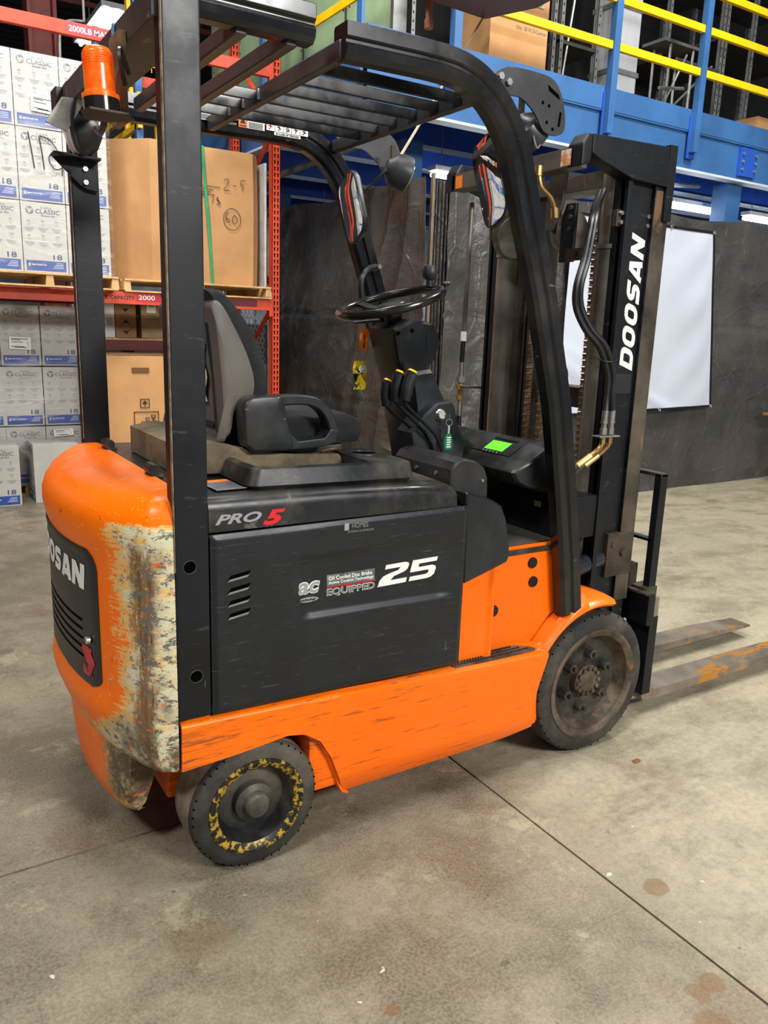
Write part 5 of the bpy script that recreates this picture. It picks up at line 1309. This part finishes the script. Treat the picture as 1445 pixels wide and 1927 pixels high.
for side in (0, 1):
    y0, y1 = (2.045, 2.115) if side == 0 else (2.60, 2.66)
    hpf = [(.838, 1.17), (.832, 1.27), (.845, 1.298), (.87, 1.306), (.93, 1.308), (.952, 1.295), (.965, 1.235), (.985, 1.165), (.96, 1.150), (.86, 1.152)]
    hb_ = puff([(p.x, p.y) for p in smoothpath([(a, b, 0) for a, b in hpf], 3)], y0, y1, .02).build('hip_guard', MPLAS, F, ang=45)
    yy = (y0+y1)/2
    MB().sweep(smoothpath([(.945, yy, 1.292), (1.00, yy, 1.294), (1.05, yy, 1.288), (1.085, yy, 1.268), (1.108, yy, 1.235), (1.120, yy, 1.195)], 4), [(-.014, -.022), (-.010, -.026), (.010, -.026), (.014, -.022), (.014, .022), (.010, .026), (-.010, .026), (-.014, .022)], (0, 1, 0)).build('guard_handle', MPLAS, hb_, ang=40)
    MB().prism([(.965, 1.152), (1.09, 1.156), (1.122, 1.168), (1.132, 1.205), (1.105, 1.207), (1.085, 1.182), (1.00, 1.176), (.975, 1.20)], 'y', y0+.004, y1-.004).build('guard_base', MPLAS, hb_, bevel=.005)

# ---- wheels
def wheel(name, x, yo, r, w, sgn, rim_r, rimmat, lugs):
    ax = Vector((0, sgn, 0))     # outward
    c = Vector((x, yo, r))
    bz = .010
    tprof = [(rim_r, -.004), (rim_r+.004, .001), (r*.86, .002), (r-.018, -.001), (r-.006, -.008), (r, -.020), (r, -w+.02), (r-.01, -w+.004), (rim_r, -w)]
    wt = MB().lathe(c, ax, tprof, 72).build(name, MRUB, F, ang=30)
    MB().lathe(c, ax, [(r+.0006, -.022), (r+.0006, -w+.022)], 72, True).build('tread_band', MTREAD if not lugs else MTREADF, wt)
    b = MB(); ngr = 46
    for k in range(ngr):
        a = 2*PI*k/ngr+.05; u = Vector((cos(a), 0, sin(a))); tt = Vector((-sin(a), 0, cos(a)))
        if (k % 5) < 4:
            o = c+u*(r-.0068)+ax*(-.012); b.obox(o, (.003, .016, .004), Matrix((tt, ax, u)).transposed())
    b.build('tread_notch', MHOLE, wt, kind='stuff')
    MB().lathe(c, ax, [(rim_r+.004, -.003), (rim_r+.003, .005), (rim_r-.004, .006), (rim_r-.018, .001), (rim_r-.024, -.004)], 64).build('wheel_rim', rimmat, wt, ang=25)
    MB().lathe(c, ax, [(rim_r-.024, -.004), (rim_r-.030, -.030), (rim_r-.046, -.052), (0, -.055)], 64).build('rim_dish', rimmat if lugs else MRIMD, wt, ang=25)
    return wt, c, ax
wt, c, ax = wheel('rear_wheel', .781, YN, .190, .155, -1, .138, MYRIM, False)
MB().lathe(c, ax, [(.100, -.049), (.098, -.046), (.060, -.040), (.056, -.020), (.040, -.012), (.036, .004), (.030, .010), (0, .011)], 40).build('hub_cap', M('dusty_black_hub', (44, 44, 43), .42, .1, .25, 12, .1, dust=.4), wt, ang=30)
wheel('rear_wheel', .781, MIR(YN), .190, .155, 1, .138, MYRIM, False)
wt, c, ax = wheel('front_wheel', 2.098, YN+.008, .266, .20, -1, .205, MRIM, True)
MB().lathe(c, ax, [(.158, -.050), (.15, -.052), (.085, -.053), (.08, -.053), (0, -.053)], 48).build('wheel_disc', MRIMD, wt)
hu = MB().lathe(c, ax, [(.062, -.052), (.060, -.030), (.056, -.026), (.042, -.026), (.040, -.022), (0, -.020)], 32).build('wheel_hub', MRIM, wt, ang=30)
for k in range(12):
    a = 2*PI*k/12; p = c+Vector((.050*cos(a), 0, .050*sin(a)))
    MB().cyl(p+ax*-.028, p+ax*-.016, .0085, n=6).build('hub_bolt', MRIM, wt, bevel=.001)
for k in range(6):
    a = 2*PI*k/6+.38; p = c+Vector((.103*cos(a), 0, .103*sin(a)))
    nt = MB().cyl(p+ax*-.054, p+ax*-.022, .0215, .019, n=6).build('lug_nut', M('grey_dusty_nut', (84, 80, 76), .5, .4, .25, 12, .1), wt, bevel=.002)
    MB().cyl(p+ax*-.026, p+ax*-.008, .0085, n=12).build('stud', MRIMD, wt)
wheel('front_wheel', 2.098, MIR(YN+.008), .266, .20, 1, .205, MRIM, True)
MB().cyl((2.098, 2.04, .266), (2.098, 2.68, .266), .10, n=24).build('drive_axle', MTAR, F)
MB().box(.70, .86, 1.99, 2.73, .13, .25).build('steer_axle', MTAR, F, bevel=.01)

# ---- mast
for s in (0, 1):
    g_ = (lambda y: y) if s == 0 else MIR
    def bx(mb, x0, x1, ya, yb_, z0, z1):
        a, b_ = sorted((g_(ya), g_(yb_))); return mb.box(x0, x1, a, b_, z0, z1)
    m = MB(); bx(m, 2.20, 2.41, 2.012, 2.030, .10, 2.135); bx(m, 2.20, 2.222, 1.998, 2.075, .10, 2.04); bx(m, 2.335, 2.41, 1.998, 2.018, .10, 2.135); bx(m, 2.388, 2.41, 1.998, 2.075, .10, 2.135)
    mr = m.build('outer_mast_rail', MBLK, F, bevel=.002)
    m = MB(); bx(m, 2.336, 2.409, 1.9965, 1.998, .5, 2.0); m.build('worn_flange', MMAST, mr)
    m = MB(); bx(m, 2.24, 2.44, 2.115, 2.130, .14, 2.09); bx(m, 2.24, 2.262, 2.085, 2.15, .14, 2.09); bx(m, 2.415, 2.44, 2.085, 2.15, .14, 2.09)
    m.build('inner_mast_rail', MMAST, F, bevel=.002)
    m = MB(); bx(m, 2.28, 2.42, 2.165, 2.178, .25, 2.0); bx(m, 2.28, 2.295, 2.15, 2.185, .25, 2.0)
    m.build('third_mast_rail', MMAST, F, bevel=.002)
    yc = g_(2.088)
    cy = MB().cyl((2.232, yc, .55), (2.232, yc, 1.80), .047, n=28).build('lift_cylinder', MCYL, F, bevel=.003)
    MB().cyl((2.232, yc, 1.80), (2.228, yc, 2.05), .040, n=28).cyl((2.23, yc, 1.80), (2.23, yc, 1.815), .050).build('cylinder_head', MCYL, cy)
    m = MB(); bx(m, 2.178, 2.345, 2.018, 2.040, 1.868, 1.925); m.build('cylinder_clamp', MTAR, cy, bevel=.006)
    for x in (2.192, 2.325):
        for z in (1.882, 1.912):
            MB().cyl((x, g_(2.018), z), (x, g_(2.006), z), .0075, n=6).build('bolt', MSTEEL, cy)
    m = MB(); bx(m, 2.10, 2.25, 2.005, 2.13, .77, .93); m.build('cylinder_cradle', MBLK, F, bevel=.01)
    # chain
    xcc, ycc = (2.285, g_(2.205))
    b = MB(); z = .75
    k = 0
    while z < 1.86:
        for o in (-.009, -.003, .003, .009):
            if (k+int(o*1000)//3) % 2 == 0 or True:
                w = .0120 if k % 2 else .0105
                b.prism([(xcc-w, z), (xcc-w*.6, z+.010), (xcc-w, z+.020), (xcc+w, z+.020), (xcc+w*.6, z+.010), (xcc+w, z)], 'y', ycc+o-.001, ycc+o+.001)
        z += .0245; k += 1
    b.build('lift_chain', M('rusty_chain', (172, 138, 106), .5, .3, .3, 20), F, smooth=False, kind='stuff')
    # mast foot block and tilt cylinder
    m = MB(); bx(m, 2.27, 2.415, 1.995, 2.09, .60, .775); m.build('tilt_bracket', MTAR, F, bevel=.008)
    tc = MB().cyl((1.98, g_(2.035), .615), (2.275, g_(2.035), .672), .036, n=24).build('tilt_cylinder', M('dark_glossy_steel', (52, 56, 64), .2, .3, .1, 5), F, bevel=.004)
    MB().cyl((2.275, g_(2.035), .672), (2.34, g_(2.035), .69), .022).torus((2.355, g_(2.03), .695), (0, 1, 0), .026, .012, 20, 8).build('tilt_rod_eye', MTAR, tc)
    MB().cyl((2.355, g_(1.985), .695), (2.355, g_(2.07), .695), .016, n=6).cyl((2.30, g_(1.99), .73), (2.30, g_(2.02), .73), .013, n=6).build('pivot_pin', MTAR, tc)
b = MB(); z = .80; k = 0
while z < 1.27:
    for o in (-.012, -.004, .004, .012):
        w = .0120 if k % 2 else .0105
        b.prism([(2.304-w, z), (2.304-w*.6, z+.010), (2.304-w, z+.020), (2.304+w, z+.020), (2.304+w*.6, z+.010), (2.304+w, z)], 'y', 2.45+o-.001, 2.45+o+.001)
    z += .0245; k += 1
b.build('lift_chain', M('rusty_chain', (172, 138, 106)), F, smooth=False, kind='stuff')
# cross members
MB().box(1.965, 2.03, 2.03, 2.69, 2.035, 2.095).build('mast_crossbar', M('dusty_grey_crossbar', (88, 82, 74), .5, .2, .2, 8, .1), F, bevel=.004)
MB().box(2.25, 2.40, 2.03, 2.69, .50, .62).build('mast_crossbar', MMAST, F, bevel=.004)
MB().box(2.30, 2.42, 2.03, 2.69, 2.03, 2.09).build('mast_crossbar', MMAST, F, bevel=.004)
def cover(g_, name):
    P = [(2.004, 2.133), (2.375, 2.143), (2.383, 2.012), (2.204, 2.018), (2.05, 2.057), (2.004, 2.075)]
    a, b_ = sorted((g_(1.985), g_(2.05)))
    o = MB().prism(P, 'y', a, b_).build(name, MBLK, F, bevel=.006)
    a, b_ = sorted((g_(1.985), g_(1.992)))
    MB().box(2.375, 2.412, a-.001, b_+.03, 1.90, 2.150).build('mast_end_plate', MBLK, o, bevel=.002)
    MB().prism([(1.965, 2.03), (2.004, 2.045), (2.02, 2.13), (1.99, 2.135), (1.965, 2.10)], 'y', min(g_(1.99), g_(2.06)), max(g_(1.99), g_(2.06))).build('cover_nose', MBLK, o, bevel=.008)
cover(lambda y: y, 'mast_cover'); cover(MIR, 'mast_cover')
MB().box(1.963, 1.965, 2.04, 2.085, 2.04, 2.09).build('orange_label', M('faded_orange_label', (222, 150, 96), .6, 0, .2, 30, 0, wear=30, wearc=(210, 206, 196), wth=.52), F)
MB().box(1.963, 1.965, 2.62, 2.66, 2.04, 2.085).build('orange_label', MORLBL, F)
# central hose carrier
cs = MB().prism([(2.225, 2.09), (2.155, 2.09), (2.165, 1.95), (2.20, 1.86), (2.245, 1.86), (2.245, 1.95)], 'x', 2.06, 2.075).build('hose_carrier', M('dusty_grey_plate', (84, 76, 66), .5, .2, .2, 8), F, bevel=.003)
MB().prism([(2.16, 1.945), (2.115, 1.945), (2.115, 1.75), (2.18, 1.75), (2.18, 1.90)], 'x', 2.078, 2.092).build('carrier_arm', MBLK, cs, bevel=.003)
MB().box(2.06, 2.075, 2.018, 2.13, 1.752, 1.792).build('hose_clamp', MTAR, cs, bevel=.003)
for y in (2.04, 2.08): MB().cyl((2.06, y, 1.772), (2.05, y, 1.772), .008, n=10).build('clamp_bolt', MTAR, cs)
for z in (1.86, 1.90, 1.93): MB().cyl((2.078, 2.135, z), (2.07, 2.135, z), .008, n=8).build('bolt', MTAR, cs)
# pulleys
for y in (2.52, 2.20): MB().lathe((2.14, y, 1.86), (0, 1, 0), [(0, -.02), (.075, -.02), (.075, -.012), (.062, -.008), (.062, .008), (.075, .012), (.075, .02), (0, .02)], 36).build('chain_pulley', MCYL, F, ang=30)
MB().lathe((2.36, 2.42, 1.33), (.25, -1, 0), [(.045, -.01), (.055, -.01), (.055, .012), (.030, .012), (.028, -.01)], 30, True).build('hose_reel_ring', MMAST, F, ang=30)
MB().box(2.38, 2.40, 2.24, 2.30, .30, 1.98).box(2.38, 2.40, 2.42, 2.48, .30, 1.32).build('carriage_strap', MMAST, F, bevel=.002)
MB().box(2.33, 2.45, 2.20, 2.52, 1.22, 1.30).box(2.33, 2.45, 2.20, 2.52, .62, .80).build('carriage_tie', MMAST, F, bevel=.006)
# hoses
HP = [(2.14, 2.07, 1.98), (2.081, 2.035, 1.904), (2.065, 2.03, 1.835), (2.051, 2.03, 1.748), (2.027, 2.03, 1.66), (2.035, 2.03, 1.591), (2.068, 2.01, 1.521), (2.112, 1.985, 1.468), (2.145, 1.98, 1.413), (2.168, 1.98, 1.357), (2.170, 1.98, 1.29), (2.166, 1.98, 1.242)]
for k, (dx, dy, x1) in enumerate(((0, 0, 2.166), (.022, -.004, 2.202))):
    pth = [(x+dx*(.5+.5*min(1, i/7)), y+dy, z+.006*k) for i, (x, y, z) in enumerate(HP)]
    pth[-1] = (x1, 1.975, 1.242)
    ho = MB().tube(smoothpath(pth, 6), .0115, 10).build('hydraulic_hose', MHOSE, F)
    MB().cyl((x1, 1.975, 1.245), (x1, 1.975, 1.205), .0115, n=12).cyl((x1, 1.975, 1.207), (x1, 1.975, 1.198), .014, n=6).cyl((x1, 1.975, 1.198), (x1, 1.975, 1.170), .010, n=12).cyl((x1, 1.975, 1.182), (x1, 1.975, 1.160), .014, n=6).build('steel_fitting', MSTEEL, ho)
    MB().cyl((x1, 1.975, 1.150), (x1, 1.975, 1.125), .011, n=6).tube(smoothpath([(x1, 1.975, 1.13), (x1-.01, 1.98, 1.108), (x1-.05, 1.99, 1.075), (x1-.085, 2.0, 1.05)], 4), .009, 8).cyl((x1-.04, 1.988, 1.082), (x1-.09, 2.0, 1.046), .0125, n=10).build('brass_elbow', MBRASS, ho)
    MB().tube([(x1-.085, 2.0, 1.05), (x1-.15, 2.02, .99), (x1-.22, 2.05, .93)], .012, 8).build('lower_hose', MHOSE, ho)
MB().box(2.13, 2.232, 1.955, 1.998, 1.150, 1.155).build('fitting_bracket', MGALV, F, bevel=.001)
MB().tube(smoothpath([(2.11, 2.0, 1.43), (2.135, 1.965, 1.415), (2.18, 1.962, 1.42), (2.20, 1.99, 1.43)], 4), .0025, 6).build('cable_tie', MHOSE, F)
# far side tube with brass unions
MB().tube([(2.14, 2.78, 2.02), (2.135, 2.78, 1.48)], .011, 10).build('lift_tube', MCYL, F)
MB().cyl((2.135, 2.78, 1.50), (2.135, 2.78, 1.46), .0125).build('paper_sleeve', MPAPER, F)
MB().cyl((2.135, 2.78, 1.46), (2.133, 2.78, 1.36), .0105).build('rubber_hose', MHOSE, F)
MB().cyl((2.133, 2.78, 1.37), (2.133, 2.78, 1.31), .015, n=12).cyl((2.133, 2.78, 1.31), (2.133, 2.78, 1.285), .018, n=6).build('steel_fitting', MSTEEL, F)
MB().cyl((2.133, 2.78, 1.20), (2.133, 2.78, 1.14), .0155, n=12).build('steel_fitting', MSTEEL, F)
MB().cyl((2.133, 2.78, 1.285), (2.133, 2.78, 1.20), .011, n=10).cyl((2.133, 2.78, 1.275), (2.133, 2.78, 1.255), .019, n=6).cyl((2.133, 2.78, 1.23), (2.133, 2.78, 1.21), .016, n=6).build('brass_union', MBRASS, F)
MB().box(2.12, 2.20, 2.72, 2.79, 1.262, 1.270).build('fitting_bracket', MTAR, F, bevel=.001)
MB().cyl((2.133, 2.78, 1.14), (2.12, 2.74, .9), .011).build('rubber_hose', MHOSE, F)
# mast lettering running upwards
tx = block_text(MB(), 'DOOSAN', lambda u, v, o: Vector((2.322-.068*v, 2.0114-o, 1.392+.452*u)), .28); tx.build('mast_lettering', MWHT, F, smooth=False)
MB().box(2.235, 2.325, 2.0108, 2.012, 1.30, 1.37).build('faded_decal', M('black_decal', (30, 31, 33), .6), F)

# ---- carriage, backrest, forks
ca_ = MB().box(2.455, 2.497, 1.925, 2.795, .395, .52).build('carriage_lower_bar', MBLK, F, bevel=.006)
MB().box(2.445, 2.50, 1.93, 2.79, .520, .530).build('carriage_lip', MTAR, ca_, bevel=.002)
MB().box(2.455, 2.50, 2.03, 2.69, .53, .625).build('carriage_upper_bar', MTAR, F, bevel=.006)
MB().box(2.43, 2.46, 2.10, 2.62, .30, .80).build('carriage_plate', MMAST, F, bevel=.006)
br = MB().box(2.500, 2.540, 1.968, 1.999, .42, .992).build('backrest_post', MBLK, F, bevel=.003)
MB().box(2.500, 2.540, MIR(1.999), MIR(1.968), .42, .992).build('backrest_post', MBLK, F, bevel=.003)
for y in (2.09, 2.24, 2.36, 2.48, 2.61): MB().box(2.505, 2.525, y, y+.014, .55, .985).build('backrest_bar', MBLK, F, bevel=.002)
MB().box(2.500, 2.540, 1.968, MIR(1.968), .980, .994).build('backrest_top_bar', MTAR, F, bevel=.002)
MB().box(2.500, 2.535, 1.98, MIR(1.98), .720, .732).build('backrest_middle_bar', MBLK, F, bevel=.002)
MFORK = M('worn_fork_steel', (150, 140, 126), .38, .6, .2, 6, .05, wear=3, wearc=(206, 140, 62), ws=(1, 2, 1), wth=.52)
for y0, L in ((1.945, 1.25), (2.262, 1.16)):
    y1 = y0+.115
    fk = MB().prism([(2.502, .50), (2.545, .50), (2.548, .12), (2.56, .102), (2.60, .096), (2.55+L-.35, .088), (2.55+L, .068), (2.55+L, .058), (2.57, .052), (2.515, .056), (2.502, .075)], 'y', y0, y1).build('fork', MFORK, F, bevel=.003)
    MB().box(2.4995, 2.5475, y0-.0015, y1+.0015, .086, .42).build('fork_shank', MBLK, fk, bevel=.003)
    MB().box(2.470, 2.548, y0+.02, y1-.02, .50, .54).build('fork_hook', MTAR, fk, bevel=.004)

# ---- mirrors
def mirror(c, up, wd, h, w, name_):
    up = Vector(up).normalized(); wd = Vector(wd).normalized(); wd = (wd-up*wd.dot(up)).normalized(); nn = wd.cross(up)
    c = Vector(c)
    def R_(s, off): return [c+wd*(a*s)+up*(b_*(1-(1-s)*w/h))+nn*off for a, b_ in rrect(-w/2, w/2, -h/2, h/2, w*.33, 6)]
    o = MB().loft([R_(.9, -.022), R_(1.0, -.012), R_(1.0, .002), R_(.96, .005), R_(.90, .004)]).build(name_, MPLAS, F, ang=40)
    b = MB()
    rg_ = [R_(s, .0045+.004*(1-s*s)) for s in (.905, .6, .3, .02)]
    b.loft(rg_); b.build('mirror_glass', M('silvered_glass', (236, 238, 240), .02, 1.0, 0, 5), o, ang=80)
    return o
mirror((1.695, 2.115, 1.968), (0, .38, .91), (-.10, -.91, .38), .285, .135, 'rear_view_mirror')
mirror((1.485, 2.63, 1.920), (0, .42, .90), (-.04, -.90, .42), .245, .140, 'rear_view_mirror')
MB().tube([(1.51, 2.645, 1.92), (1.56, 2.72, 1.93), (1.61, 2.80, 1.93)], .008, 8).build('mirror_arm', MSTEEL, F)
MB().tube([(1.72, 2.12, 1.95), (1.70, 2.0, 1.93), (1.62, 1.91, 1.92)], .008, 8).build('mirror_arm', MBLK, F)
MB().tube(smoothpath([(1.83, 2.04, 2.01), (1.84, 2.035, 1.96), (1.88, 2.03, 1.93), (1.90, 2.03, 1.90)], 4), .007, 8).cyl((1.83, 2.04, 2.02), (1.83, 2.04, 1.99), .012, n=8).cyl((1.90, 2.03, 1.90), (1.905, 2.03, 1.87), .013, n=8).build('bent_steel_line', MBRASS, F)
# ---- front work lights with perforated brackets
def frontlight(yb_, g_, ldir, lc):
    P = smoothpath([(1.50, 2.185, 0), (1.56, 2.224, 0), (1.67, 2.230, 0), (1.74, 2.220, 0), (1.780, 2.170, 0), (1.794, 2.10, 0), (1.765, 2.075, 0), (1.71, 2.080, 0), (1.675, 2.12, 0), (1.61, 2.155, 0), (1.52, 2.145, 0)], 3)
    a, b_ = sorted((g_(yb_), g_(yb_-.006)))
    o = MB().prism([(p.x, p.y) for p in P], 'y', a, b_).build('light_bracket', M('scratched_grey_bracket', (58, 58, 60), .45, .2, .2, 9), F, bevel=.001)
    yf_ = g_(yb_-.0068)
    for pts in ([(1.715, 2.205), (1.76, 2.185), (1.765, 2.172), (1.72, 2.190)], [(1.768, 2.14), (1.776, 2.14), (1.772, 2.10), (1.764, 2.10)]):
        MB().prism(pts, 'y', min(yf_, g_(yb_-.006)), max(yf_, g_(yb_-.006))).build('bracket_slot', MHOLE, o)
    for x, z in ((1.70, 2.155), (1.725, 2.150), (1.745, 2.09), (1.72, 2.105)): MB().cyl((x, yf_, z), (x, g_(yb_-.005), z), .005, n=10).build('bracket_hole', MHOLE, o)
    for x, z in ((1.535, 2.195), (1.565, 2.185)): MB().cyl((x, g_(yb_-.006), z), (x, g_(yb_-.016), z), .010, n=6).build('bolt', MSTEEL, o)
    d = Vector(ldir).normalized()
    l_ = MB().lathe(lc, d, [(0, -.055), (.022, -.055), (.034, -.045), (.056, -.030), (.066, .0), (.068, .030), (.062, .034), (0, .034)], 28).build('front_work_light', MPLAS, F, ang=30)
    MB().lathe(Vector(lc)+d*.0345, d, [(0, 0), (.060, 0), (.05, .005), (0, .007)], 24).build('light_lens', M('light_lens', (214, 214, 206)), l_)
    MB().tube([Vector(lc)-d*.03+Vector((0, 0, .03)), Vector(lc)-d*.03+Vector((0, 0, .08))], .010, 8).build('light_stem', MTAR, l_)
frontlight(1.905, lambda y: y, (.62, .1, -.55), (1.705, 1.975, 2.085))
frontlight(1.935, MIR, (.85, -.2, -.30), (1.72, 2.69, 2.075))
MB().tube(smoothpath([(1.70, 1.93, 2.10), (1.69, 1.915, 2.06), (1.70, 1.91, 2.035), (1.712, 1.912, 2.045)], 4), .0035, 6).build('wire_clip', MSTEEL, F)
MB().tube(smoothpath([(1.70, 2.66, 2.10), (1.65, 2.70, 2.06), (1.60, 2.76, 1.99), (1.58, 2.80, 1.95)], 4), .006, 6).build('light_cable', MHOSE, F)
# ---- grab handle on the far leg
MB().tube(smoothpath([(1.685, 2.775, 1.735), (1.640, 2.765, 1.722), (1.610, 2.76, 1.685), (1.612, 2.76, 1.62), (1.635, 2.76, 1.55), (1.66, 2.775, 1.49)], 5), .0125, 10).build('grab_handle', MPLAS, F)
MB().cyl((1.685, 2.762, 1.735), (1.685, 2.750, 1.735), .009, n=8).build('bolt', MSTEEL, F)
MB().cyl((1.592, 2.806, 1.945), (1.592, 2.800, 1.945), .014, n=14).build('post_hole', MHOLE, F)

# ---- pull cord between the maroon panel and the work light
pc = thing('pull_cord', 'thin pale cord running down from the maroon panel behind the guard', 'cord', (3.2, 4.2, 3.3))
MB().tube([(3.24, 4.2, 3.327), (1.74, 2.735, 2.125)], .006, 6).build('cord', M('pale_cord', (168, 152, 130), .8), pc)

# small litter on the floor
def chip(label, x, y, r, mat, seed):
    random.seed(seed); t = thing('floor_debris', label, 'debris', (x, y, 0))
    pts = [(x+r*(1+.3*random.uniform(-1, 1))*cos(a*PI/4), y+r*.6*(1+.3*random.uniform(-1, 1))*sin(a*PI/4)) for a in range(8)]
    MB().prism(pts, 'z', 0, .002).build('flake', mat, t)
chip('rusty brown flake on the floor in front of the front wheel', 2.20, 1.70, .022, M('rust_flake', (122, 76, 40), .8), 3)
chip('small pale chip lying on the floor joint at the lower right', 1.635, 1.31, .010, M('pale_chip', (206, 200, 170), .8), 5)
